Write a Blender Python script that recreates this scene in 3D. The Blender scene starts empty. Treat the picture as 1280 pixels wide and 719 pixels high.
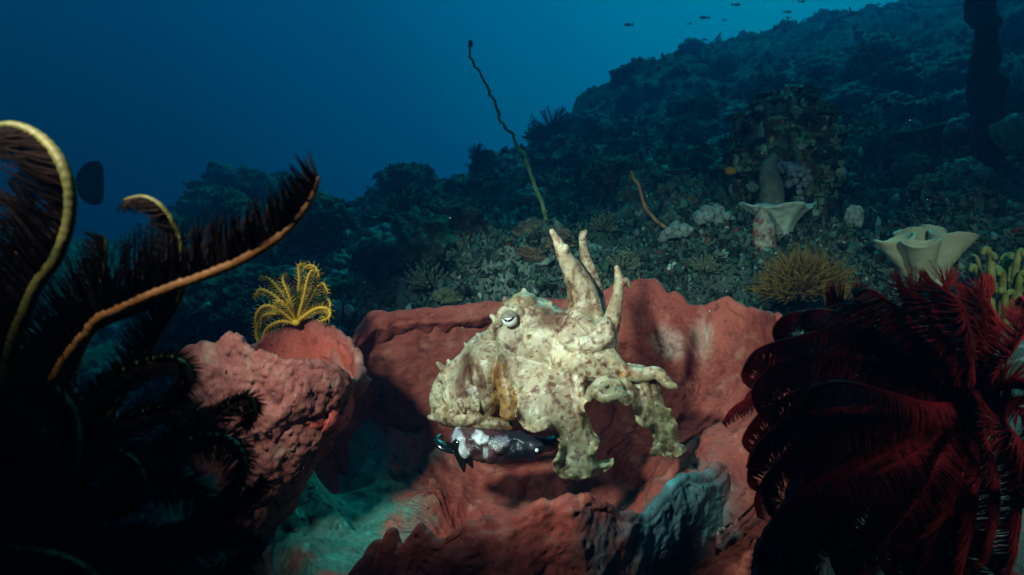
import bpy, bmesh, math, random
import numpy as np
from mathutils import Vector
R = math.radians
random.seed(7)
rng = np.random.default_rng(7)
scn = bpy.context.scene
COL = scn.collection

# ------------------------------------------------------------------ camera
cam = bpy.data.cameras.new('camera')
cam.sensor_width = 36.0
cam.lens = 24.0
cam.clip_start = 0.02
cam.clip_end = 400.0
cam.dof.use_dof = True
cam.dof.focus_distance = 1.0
cam.dof.aperture_fstop = 8.5
camo = bpy.data.objects.new('camera', cam)
camo.rotation_euler = (R(90), 0, 0)
COL.objects.link(camo)
scn.camera = camo

# ------------------------------------------------------------------ render
scn.view_settings.view_transform = 'Standard'
scn.view_settings.look = 'None'
scn.view_settings.exposure = 0.0
scn.view_settings.gamma = 1.0
scn.view_settings.use_curve_mapping = False
scn.cycles.use_denoising = True
scn.cycles.max_bounces = 6
scn.cycles.diffuse_bounces = 3
scn.cycles.glossy_bounces = 2
scn.cycles.transmission_bounces = 2
scn.cycles.volume_bounces = 0
scn.cycles.sample_clamp_indirect = 3.0
scn.cycles.caustics_reflective = False
scn.cycles.caustics_refractive = False

# ------------------------------------------------------------------ world: open water, with the sky showing through the surface overhead
SUN_EL, SUN_ROT = R(62), R(25)
w = bpy.data.worlds.new('World')
scn.world = w
w.use_nodes = True
nt = w.node_tree
nt.nodes.clear()
N = nt.nodes.new
L = nt.links.new
tc = N('ShaderNodeTexCoord')
nrm = N('ShaderNodeVectorMath'); nrm.operation = 'NORMALIZE'
L(tc.outputs['Generated'], nrm.inputs[0])
dot = N('ShaderNodeVectorMath'); dot.operation = 'DOT_PRODUCT'
bd = Vector((0.42, 0.68, 0.60)).normalized()
dot.inputs[1].default_value = bd
L(nrm.outputs[0], dot.inputs[0])
ramp = N('ShaderNodeValToRGB')
cr = ramp.color_ramp
WATER = [(0.0, (0.0002, 0.005, 0.011)), (0.40, (0.0004, 0.012, 0.034)), (0.55, (0.0006, 0.027, 0.080)), (0.74, (0.001, 0.14, 0.32)),
         (0.87, (0.002, 0.46, 0.85)), (0.925, (0.008, 0.76, 1.20)), (0.965, (0.02, 1.2, 1.7)), (1.0, (0.03, 1.5, 1.9))]
while len(cr.elements) < len(WATER):
    cr.elements.new(0.5)
for e, (p, c) in zip(cr.elements, WATER):
    e.position = p
    e.color = (*c, 1)
L(dot.outputs['Value'], ramp.inputs[0])
sky = N('ShaderNodeTexSky')
sky.sky_type = 'NISHITA'
sky.sun_disc = False
sky.sun_elevation = SUN_EL
sky.sun_rotation = SUN_ROT
tint = N('ShaderNodeMix'); tint.data_type = 'RGBA'; tint.blend_type = 'MULTIPLY'
tint.inputs[0].default_value = 1.0
L(sky.outputs[0], tint.inputs[6])
tint.inputs[7].default_value = (0.02, 0.75, 0.80, 1)
sep = N('ShaderNodeSeparateXYZ')
L(nrm.outputs[0], sep.inputs[0])
win = N('ShaderNodeMapRange'); win.interpolation_type = 'SMOOTHSTEP'
win.inputs[1].default_value = 0.55
win.inputs[2].default_value = 0.85
L(sep.outputs['Z'], win.inputs[0])
bg1 = N('ShaderNodeBackground'); bg1.inputs[1].default_value = 1.0
L(ramp.outputs[0], bg1.inputs[0])
bg2 = N('ShaderNodeBackground'); bg2.inputs[1].default_value = 0.15
L(tint.outputs[2], bg2.inputs[0])
mixs = N('ShaderNodeMixShader')
L(win.outputs[0], mixs.inputs[0])
L(bg1.outputs[0], mixs.inputs[1])
L(bg2.outputs[0], mixs.inputs[2])
wo = N('ShaderNodeOutputWorld')
L(mixs.outputs[0], wo.inputs[0])

# sun, softened and filtered by the water above
sd = bpy.data.lights.new('sun', 'SUN')
sd.energy = 4.0
sd.angle = R(20)
sd.color = (0.02, 0.56, 0.50)
so = bpy.data.objects.new('sun', sd)
sv = Vector((math.sin(SUN_ROT) * math.cos(SUN_EL), math.cos(SUN_ROT) * math.cos(SUN_EL), math.sin(SUN_EL)))
so.rotation_euler = sv.to_track_quat('Z', 'Y').to_euler()
so.location = (0, 3, 8)
COL.objects.link(so)

# the photographer's two strobes, held on arms above and beside the camera
def strobe(name, loc, target, energy, cone, blend, col=(1, 0.90, 0.78), rad=0.03):
    d = bpy.data.lights.new(name, 'SPOT')
    d.energy = energy
    d.spot_size = R(cone)
    d.spot_blend = blend
    d.shadow_soft_size = rad
    d.color = col
    o = bpy.data.objects.new(name, d)
    o.location = loc
    o.rotation_euler = (Vector(loc) - Vector(target)).to_track_quat('Z', 'Y').to_euler()
    COL.objects.link(o)
strobe('strobe_light', (-0.42, 0.08, 0.35), (0.03, 1.05, -0.09), 112, 49, 0.75, (1, 0.78, 0.64), 0.05)
strobe('strobe_light', (0.62, 0.12, 0.30), (0.66, 0.85, -0.08), 36, 82, 1.0, (1, 0.78, 0.60), 0.05)


# ------------------------------------------------------------------ helpers
def P(px, py, Y):
    """a point seen at photo pixel (px, py) standing Y metres ahead of the camera"""
    return Vector(((px - 640) / 1280 * 1.5 * Y, Y, (359.5 - py) / 1280 * 1.5 * Y))

def _hash(ix, iy, iz, seed):
    h = (ix * 374761393 + iy * 668265263 + iz * 2147483647 + seed * 974634777) & 0xFFFFFFFF
    h = ((h ^ (h >> 13)) * 1274126177) & 0xFFFFFFFF
    h = ((h ^ (h >> 16)) * 2246822519) & 0xFFFFFFFF
    return ((h ^ (h >> 15)) & 0xFFFFFF) / float(0xFFFFFF)

def vnoise(p, seed=0):
    seed = int(seed)

    p = np.asarray(p, float)
    i = np.floor(p).astype(np.int64)
    f = p - i
    u = f * f * f * (f * (f * 6 - 15) + 10)
    r = 0
    for dx in (0, 1):
        for dy in (0, 1):
            for dz in (0, 1):
                wgt = (u[:, 0] if dx else 1 - u[:, 0]) * (u[:, 1] if dy else 1 - u[:, 1]) * (u[:, 2] if dz else 1 - u[:, 2])
                r = r + wgt * _hash(i[:, 0] + dx, i[:, 1] + dy, i[:, 2] + dz, seed)
    return r * 2 - 1

def fbm(p, octaves=4, seed=0, gain=0.5):
    p = np.asarray(p, float)
    r = np.zeros(len(p)); a = 1.0; tot = 0
    for k in range(octaves):
        r += a * vnoise(p * (2.03 ** k) + 17.3 * k, seed + k)
        tot += a
        a *= gain
    return r / tot * 1.5

def cells(p, seed=0):
    seed = int(seed)

    p = np.asarray(p, float)
    i = np.floor(p).astype(np.int64)
    best = np.full(len(p), 9.0)
    for dx in (-1, 0, 1):
        for dy in (-1, 0, 1):
            for dz in (-1, 0, 1):
                c = i + np.array((dx, dy, dz))
                q = np.stack([c[:, k] + _hash(c[:, 0], c[:, 1], c[:, 2], seed + 11 * k) for k in range(3)], 1)
                best = np.minimum(best, ((q - p) ** 2).sum(1))
    return np.sqrt(best)

def smooth(a, b, x):
    t = np.clip((x - a) / (b - a), 0, 1)
    return t * t * (3 - 2 * t)

def mesh_np(name, v, f, mat, parent=None, loc=(0, 0, 0), shade=True, attr=None):
    """v: (n,3) world coords; loc: the origin the mesh is stored about"""
    me = bpy.data.meshes.new(name)
    v = np.asarray(v, float) - np.asarray(loc, float)
    me.from_pydata([tuple(x) for x in v], [], [tuple(int(k) for k in q) for q in f])
    if shade:
        me.polygons.foreach_set('use_smooth', [True] * len(me.polygons))
    if attr is not None:
        ca = me.color_attributes.new('tone', 'FLOAT_COLOR', 'POINT')
        a = np.ones((len(v), 4))
        a[:, :attr.shape[1]] = attr
        ca.data.foreach_set('color', a.ravel())
    me.materials.append(mat)
    o = bpy.data.objects.new(name, me)
    COL.objects.link(o)
    if parent is not None:
        o.parent = parent
    else:
        o.location = loc
    return o

def tag(o, label=None, cat=None, group=None, kind=None):
    if label: o['label'] = label
    if cat: o['category'] = cat
    if group: o['group'] = group
    if kind: o['kind'] = kind
    return o

def thing(name, label, cat, loc, group=None):
    o = bpy.data.objects.new(name, None)
    o.empty_display_size = 0.02
    o.location = loc
    COL.objects.link(o)
    return tag(o, label, cat, group)

def catmull(pts, n, closed=False):
    pts = np.asarray([tuple(p) for p in pts], float)
    m = len(pts)
    if closed:
        u = np.linspace(0, m, n, endpoint=False)
    else:
        u = np.linspace(0, m - 1, n)
    i = np.floor(u).astype(int)
    if not closed:
        i = np.minimum(i, m - 2)
    t = (u - i)[:, None]
    def g(k):
        return pts[k % m] if closed else pts[np.clip(k, 0, m - 1)]
    p0, p1, p2, p3 = g(i - 1), g(i), g(i + 1), g(i + 2)
    return 0.5 * ((2 * p1) + (-p0 + p2) * t + (2 * p0 - 5 * p1 + 4 * p2 - p3) * t ** 2 + (-p0 + 3 * p1 - 3 * p2 + p3) * t ** 3)

def even(pts, n):
    """resample a polyline to n points evenly by length"""
    pts = np.asarray(pts, float)
    d = np.r_[0, np.cumsum(np.linalg.norm(np.diff(pts[:, :3], axis=0), axis=1))]
    u = np.linspace(0, d[-1], n)
    return np.stack([np.interp(u, d, pts[:, k]) for k in range(pts.shape[1])], 1)

class MB:
    def __init__(s):
        s.v = []; s.f = []; s.n = 0; s.a = []
    def add(s, v, f, tone=None):
        v = np.asarray(v, float)
        s.v.append(v)
        s.f += [tuple(k + s.n for k in q) for q in f]
        s.a.append(np.tile(np.array(tone if tone is not None else (1, 1, 1), float), (len(v), 1)))
        s.n += len(v)
    def build(s, name, mat, parent=None, loc=(0, 0, 0), shade=True):
        return mesh_np(name, np.concatenate(s.v), s.f, mat, parent, loc, shade, np.concatenate(s.a))
    def tube(s, pts, rad, seg=8, flat=1.0, tone=None):
        """tube along pts (n,3) with radii (n,); closed ends"""
        pts = np.asarray(pts, float)
        n = len(pts)
        rad = np.interp(np.linspace(0, 1, n), np.linspace(0, 1, len(rad)), rad) if len(rad) != n else np.asarray(rad, float)
        T = np.gradient(pts, axis=0)
        T /= np.linalg.norm(T, axis=1)[:, None] + 1e-12
        ref = np.array((0.0, 1.0, 0.0)) if abs(T[0][1]) < 0.9 else np.array((1.0, 0, 0))
        A = np.zeros_like(pts)
        a = ref - T[0] * ref.dot(T[0])
        for i in range(n):
            a = a - T[i] * a.dot(T[i])
            a /= np.linalg.norm(a) + 1e-12
            A[i] = a
        B = np.cross(T, A)
        th = np.linspace(0, 2 * math.pi, seg, endpoint=False)
        v = pts[:, None] + rad[:, None, None] * (flat * np.cos(th)[None, :, None] * A[:, None] + np.sin(th)[None, :, None] * B[:, None])
        v = v.reshape(-1, 3)
        f = []
        for i in range(n - 1):
            for j in range(seg):
                k = (j + 1) % seg
                f.append((i * seg + j, i * seg + k, (i + 1) * seg + k, (i + 1) * seg + j))
        v = np.concatenate([v, pts[:1] - T[:1] * rad[0] * 0.6, pts[-1:] + T[-1:] * rad[-1] * 0.6])
        c0, c1 = n * seg, n * seg + 1
        for j in range(seg):
            k = (j + 1) % seg
            f.append((c0, k, j))
            f.append((c1, (n - 1) * seg + j, (n - 1) * seg + k))
        s.add(v, f, tone)
    def ball(s, c, r, sub=2, tone=None):
        v, f = ico(sub)
        s.add(v * np.asarray(r) + np.asarray(c), f, tone)

_ico = {}
def ico(sub):
    if sub not in _ico:
        bm = bmesh.new()
        bmesh.ops.create_icosphere(bm, subdivisions=sub, radius=1.0)
        bm.verts.ensure_lookup_table()
        _ico[sub] = (np.array([v.co[:] for v in bm.verts]), [tuple(v.index for v in f.verts) for f in bm.faces])
        bm.free()
    return _ico[sub]

def pxtube(mb, path, seg=10, n=24, tone=None, flat=1.0):
    """path rows: (px, py, Y, radius in px)"""
    a = catmull(path, n)
    pts = np.array([P(*q[:3])[:] for q in a])
    rad = np.maximum(a[:, 3], 0.6) / 1280 * 1.5 * a[:, 2]
    mb.tube(pts, rad, seg, flat, tone)
    return pts

def remeshed(mb, voxel, it=6):
    me = bpy.data.meshes.new('tmp')
    me.from_pydata([tuple(x) for x in np.concatenate(mb.v)], [], mb.f)
    bm = bmesh.new(); bm.from_mesh(me); bmesh.ops.recalc_face_normals(bm, faces=bm.faces); bm.to_mesh(me); bm.free()
    o = bpy.data.objects.new('tmp', me)
    COL.objects.link(o)
    r = o.modifiers.new('r', 'REMESH'); r.mode = 'VOXEL'; r.voxel_size = voxel
    s = o.modifiers.new('s', 'SMOOTH'); s.iterations = it; s.factor = 0.5
    bpy.context.view_layer.update()
    dg = bpy.context.evaluated_depsgraph_get()
    e = o.evaluated_get(dg).to_mesh()
    v = np.zeros(len(e.vertices) * 3); e.vertices.foreach_get('co', v)
    nn = np.zeros(len(e.vertices) * 3); e.vertices.foreach_get('normal', nn)
    f = [tuple(p.vertices) for p in e.polygons]
    v, nn = v.reshape(-1, 3), nn.reshape(-1, 3)
    bpy.data.objects.remove(o)
    return v, nn, f

# ------------------------------------------------------------------ materials
def mat(name, c1, c2, scale=8.0, rough=0.7, bump=0.3, bscale=60.0, spots=(), attr=True, spec=0.3, sss=0.0, detail=6.0, lo=0.35, hi=0.65, bdist=0.004, trans=0.0):
    m = bpy.data.materials.new(name)
    m.use_nodes = True
    nt = m.node_tree
    b = nt.nodes['Principled BSDF']
    N = nt.nodes.new; L = nt.links.new
    tc = N('ShaderNodeTexCoord')
    nz = N('ShaderNodeTexNoise')
    nz.inputs['Scale'].default_value = scale
    nz.inputs['Detail'].default_value = detail
    nz.inputs['Roughness'].default_value = 0.6
    L(tc.outputs['Object'], nz.inputs['Vector'])
    rp = N('ShaderNodeValToRGB')
    rp.color_ramp.elements[0].position = lo
    rp.color_ramp.elements[1].position = hi
    rp.color_ramp.elements[0].color = (*c1, 1)
    rp.color_ramp.elements[1].color = (*c2, 1)
    L(nz.outputs[0], rp.inputs[0])
    out = rp.outputs[0]
    for k, (cs, sc, a, bb, st) in enumerate(spots):
        n2 = N('ShaderNodeTexNoise')
        n2.inputs['Scale'].default_value = sc
        n2.inputs['Detail'].default_value = 3.0
        mp = N('ShaderNodeMapping')
        mp.inputs['Location'].default_value = (3.7 * (k + 1), 1.9 * k, 7.7 * k)
        L(tc.outputs['Object'], mp.inputs[0]); L(mp.outputs[0], n2.inputs['Vector'])
        mr = N('ShaderNodeMapRange'); mr.interpolation_type = 'SMOOTHSTEP'
        mr.inputs[1].default_value = a; mr.inputs[2].default_value = bb; mr.inputs[4].default_value = st
        L(n2.outputs[0], mr.inputs[0])
        mx = N('ShaderNodeMix'); mx.data_type = 'RGBA'
        L(mr.outputs[0], mx.inputs[0]); L(out, mx.inputs[6])
        mx.inputs[7].default_value = (*cs, 1)
        out = mx.outputs[2]
    if attr:
        at = N('ShaderNodeVertexColor'); at.layer_name = 'tone'
        mx = N('ShaderNodeMix'); mx.data_type = 'RGBA'; mx.blend_type = 'MULTIPLY'
        mx.inputs[0].default_value = 1.0
        L(out, mx.inputs[6]); L(at.outputs[0], mx.inputs[7])
        out = mx.outputs[2]
    L(out, b.inputs['Base Color'])
    b.inputs['Roughness'].default_value = rough
    b.inputs['Specular IOR Level'].default_value = spec
    if sss:
        b.inputs['Subsurface Weight'].default_value = sss
        b.inputs['Subsurface Radius'].default_value = (0.012, 0.006, 0.004)
        b.inputs['Subsurface Scale'].default_value = 1.0
    if bump:
        n3 = N('ShaderNodeTexNoise')
        n3.inputs['Scale'].default_value = bscale
        n3.inputs['Detail'].default_value = 5.0
        L(tc.outputs['Object'], n3.inputs['Vector'])
        bp = N('ShaderNodeBump')
        bp.inputs['Strength'].default_value = bump
        bp.inputs['Distance'].default_value = bdist
        L(n3.outputs[0], bp.inputs['Height'])
        L(bp.outputs[0], b.inputs['Normal'])
    return m

M = {}
M['reef'] = mat('reef_rock', (0.025, 0.035, 0.033), (0.17, 0.20, 0.18), 7, 0.9, 1.0, 26, [((0.14, 0.05, 0.04), 9, 0.60, 0.68, 0.7), ((0.34, 0.38, 0.34), 22, 0.60, 0.68, 0.8), ((0.07, 0.12, 0.05), 5, 0.56, 0.66, 0.7)], bdist=0.03)
M['growth'] = mat('reef_growth', (0.5, 0.5, 0.5), (1, 1, 1), 30, 0.9, 0.8, 90, bdist=0.01)
M['coral'] = mat('stony_coral', (0.10, 0.10, 0.08), (0.26, 0.24, 0.18), 14, 0.85, 0.8, 70, bdist=0.01)
M['softc'] = mat('soft_coral', (0.20, 0.20, 0.20), (0.36, 0.35, 0.33), 14, 0.8, 0.6, 80, bdist=0.008)
M['blackstar'] = mat('black_feathers', (0.004, 0.004, 0.005), (0.012, 0.010, 0.010), 20, 0.8, 0.0)
M['sponge'] = mat('red_sponge', (0.23, 0.032, 0.026), (0.36, 0.070, 0.055), 9, 0.75, 0.55, 110, [((0.46, 0.17, 0.13), 26, 0.56, 0.72, 0.5), ((0.13, 0.022, 0.018), 38, 0.58, 0.70, 0.7), ((0.50, 0.28, 0.23), 150, 0.62, 0.74, 0.25), ((0.10, 0.02, 0.018), 210, 0.62, 0.70, 0.6)], sss=0.0, bdist=0.004)
M['spongelip'] = mat('orange_red_sponge', (0.42, 0.085, 0.045), (0.55, 0.13, 0.075), 12, 0.75, 0.5, 130, bdist=0.003)
M['smallsponge'] = mat('small_sponge', (0.38, 0.36, 0.32), (0.5, 0.48, 0.42), 20, 0.8, 0.4, 90)
M['leather'] = mat('leather_coral', (0.52, 0.40, 0.27), (0.66, 0.54, 0.40), 14, 0.6, 0.2, 160, bdist=0.002)
M['skin'] = mat('cuttlefish_skin', (0.40, 0.28, 0.165), (0.74, 0.63, 0.50), 16, 0.42, 0.12, 150,
                [((0.40, 0.36, 0.25), 13, 0.55, 0.72, 0.55), ((0.26, 0.13, 0.08), 95, 0.48, 0.74, 0.75), ((0.17, 0.05, 0.04), 60, 0.54, 0.70, 0.85), ((0.20, 0.07, 0.05), 170, 0.60, 0.68, 0.85), ((0.74, 0.70, 0.58), 120, 0.60, 0.70, 0.6)], spec=0.4, sss=0.15, bdist=0.003)
M['rach_orange'] = mat('orange_rachis', (0.10, 0.035, 0.008), (0.17, 0.065, 0.014), 60, 0.6, 0.3, 200)
M['rach_olive'] = mat('olive_rachis', (0.014, 0.022, 0.003), (0.07, 0.06, 0.010), 40, 0.6, 0.3, 200)
M['pin_dark'] = mat('dark_pinnules', (0.003, 0.0015, 0.0015), (0.010, 0.005, 0.004), 40, 0.7, 0.0, spec=0.04)
M['pin_red'] = mat('red_pinnules', (0.06, 0.005, 0.007), (0.18, 0.013, 0.017), 30, 0.7, 0.0, spec=0.04)
M['rach_red'] = mat('red_rachis', (0.10, 0.003, 0.005), (0.18, 0.007, 0.010), 50, 0.6, 0.2, 200, spec=0.1)
M['yellow'] = mat('yellow_feathers', (0.42, 0.20, 0.015), (0.62, 0.34, 0.03), 40, 0.6, 0.0)
M['yellow_pin'] = mat('yellow_pinnules', (0.10, 0.045, 0.004), (0.46, 0.25, 0.02), 60, 0.6, 0.0, lo=.42, hi=.58)
M['olive'] = mat('olive_fingers', (0.14, 0.13, 0.03), (0.30, 0.27, 0.09), 40, 0.7, 0.3, 200)
M['brown'] = mat('brown_fuzz', (0.12, 0.055, 0.015), (0.26, 0.13, 0.03), 40, 0.9, 0.0)
M['whip'] = mat('green_whip', (0.22, 0.30, 0.12), (0.40, 0.46, 0.20), 60, 0.7, 0.3, 300)
M['whip_orange'] = mat('orange_whip', (0.30, 0.10, 0.04), (0.42, 0.16, 0.07), 60, 0.7, 0.3, 300)
M['dark'] = mat('dark_sponge', (0.006, 0.008, 0.009), (0.016, 0.018, 0.018), 12, 0.9, 0.6, 40, bdist=0.01)
M['fish'] = mat('dark_fish', (0.008, 0.010, 0.012), (0.02, 0.022, 0.024), 12, 0.8, 0.0)
M['prey'] = mat('purple_white_skin', (0.60, 0.60, 0.64), (0.78, 0.78, 0.80), 60, 0.34, 0.5, 160, spec=0.5, bdist=0.003)
M['black'] = mat('black_gloss', (0.004, 0.004, 0.005), (0.008, 0.008, 0.010), 20, 0.12, 0.0, spec=0.6)
M['silver'] = mat('silver_iris', (0.82, 0.82, 0.86), (0.92, 0.92, 0.94), 60, 0.3, 0.0, spec=0.6)
M['lid'] = mat('grey_brown_lid', (0.16, 0.12, 0.10), (0.30, 0.25, 0.20), 90, 0.5, 0.3, 250)
M['orange_patch'] = mat('orange_sponge', (0.55, 0.16, 0.01), (0.75, 0.30, 0.02), 30, 0.8, 0.4, 100)
M['speck'] = mat('pale_specks', (0.5, 0.5, 0.5), (0.7, 0.7, 0.7), 10, 0.8, 0.0)

# ------------------------------------------------------------------ seabed: one sheet, a reef slope that climbs to the right
PX_S = np.array([-2500, -700, -200, 0, 150, 230, 270, 300, 350, 420, 470, 510, 560, 600, 680, 730, 790, 850, 900, 960, 1060, 1130, 1210, 1280, 1500, 3000], float)
PY_S = np.array([340, 330, 310, 300, 300, 275, 246, 234, 242, 268, 255, 240, 240, 220, 176, 138, 98, 78, 66, 50, 26, 6, -16, -40, -70, -70], float)
YS = np.array([7, 7, 7, 7, 7, 6.5, 6.5, 6.5, 6, 4.4, 4.2, 4.2, 4.4, 4.8, 5.4, 6.5, 7.6, 8.4, 9, 9.5, 10.5, 11, 11, 11, 10, 10], float)
PX_N = np.array([-2500, -200, 0, 150, 220, 300, 400, 500, 640, 800, 900, 1000, 1100, 1200, 1280, 1500, 3000], float)
PY_N = np.array([620, 600, 560, 520, 440, 424, 412, 398, 392, 384, 376, 362, 348, 336, 326, 310, 310], float)
YN = 1.55
def base_height(a, Y):
    px = 640 + a * 853.33
    ts = (359.5 - np.interp(px, PX_S, PY_S)) / 853.33
    tn = (359.5 - np.interp(px, PX_N, PY_N)) / 853.33
    ys = np.interp(px, PX_S, YS)
    s = (1 - YN / np.maximum(Y, YN)) / (1 - YN / ys)
    z = Y * (tn + (ts - tn) * np.clip(s, 0, 1))
    z = np.where(Y > ys, ys * ts - 0.35 * (Y - ys), z)
    zn = YN * tn
    near = np.maximum(zn - (2.2 - 1.75 * smooth(960, 1060, px)) * (YN - Y), -0.80)
    return np.where(Y < YN, np.minimum(near, zn), z)

def ground(a, Y):
    a = np.asarray(a, float); Y = np.asarray(Y, float)
    p = np.stack([a * Y, Y, np.zeros_like(Y)], 1)
    z = base_height(a, Y)
    amp = smooth(1.0, 1.6, Y)
    z = z + amp * 0.16 * smooth(2, 6, Y) * fbm(p * 0.9, 3, 5)
    z = z + (0.05 + 0.06 * amp) * fbm(p * 3.1, 4, 21)
    lump = np.clip(0.62 - cells(p * 3.4, 3), 0, 1)
    z = z + 0.14 * amp * lump
    z = z + amp * (0.026 * fbm(p * 21, 3, 61) + 0.03 * (0.35 - np.abs(fbm(p * 9, 3, 67))))
    lump2 = np.clip(0.6 - cells(p * 9.0 + 4.4, 8), 0, 1)
    z = z + 0.05 * lump2 * (0.3 + 0.7 * amp)
    return z

na, ny = 760, 580
av = np.sign(np.linspace(-1, 1, na)) * (np.abs(np.linspace(-1, 1, na)) * 0.95 + 1.0 * np.abs(np.linspace(-1, 1, na)) ** 6)
yv = np.r_[np.linspace(0.35, 1.28, 50), 1.3 * (24 / 1.3) ** np.linspace(0, 1, ny - 50)]
A, YY = np.meshgrid(av, yv)
gz = ground(A.ravel(), YY.ravel())
gv = np.stack([(A * YY).ravel(), YY.ravel(), gz], 1)
def warp(v):
    v = np.array(v, float)
    v[:, 0] += 0.03 * fbm(v * 7, 2, 71)
    v[:, 1] += 0.03 * fbm(v * 7, 2, 91)
    return v
gv = warp(gv)
ii = np.arange(ny - 1)[:, None] * na + np.arange(na - 1)[None]
gf = np.stack([ii, ii + 1, ii + na + 1, ii + na], -1).reshape(-1, 4)
tone = 0.75 + 0.5 * fbm(gv * 2.2, 3, 33)[:, None] * np.ones((1, 3))
seabed = mesh_np('seabed', gv, gf, M['reef'], attr=np.clip(tone, 0.25, 1.5))
tag(seabed, kind='structure')

def gpt(px, Y, lift=0.0):
    a = (px - 640) / 853.33
    return Vector(warp([[a * Y, Y, float(ground([a], [Y])[0])]])[0]) + Vector((0, 0, lift))

# ------------------------------------------------------------------ haze: the water itself
hz = bmesh.new()
bmesh.ops.create_cube(hz, size=1.0)
me = bpy.data.meshes.new('haze')
for v in hz.verts:
    v.co = Vector((v.co.x * 96, 11.5 + v.co.y * 28, 3.0 + v.co.z * 18))
hz.to_mesh(me); hz.free()
haze = bpy.data.objects.new('haze', me)
COL.objects.link(haze)
tag(haze, kind='stuff')
hm = bpy.data.materials.new('water_haze')
hm.use_nodes = True
hm.node_tree.nodes.clear()
pv = hm.node_tree.nodes.new('ShaderNodeVolumePrincipled')
pv.inputs['Color'].default_value = (0.002, 0.052, 0.150, 1)
pv.inputs['Density'].default_value = 0.33
pv.inputs['Absorption Color'].default_value = (0.0, 0.68, 0.80, 1)
pv.inputs['Anisotropy'].default_value = 0.5
ho = hm.node_tree.nodes.new('ShaderNodeOutputMaterial')
hm.node_tree.links.new(pv.outputs[0], ho.inputs['Volume'])
me.materials.append(hm)

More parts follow.
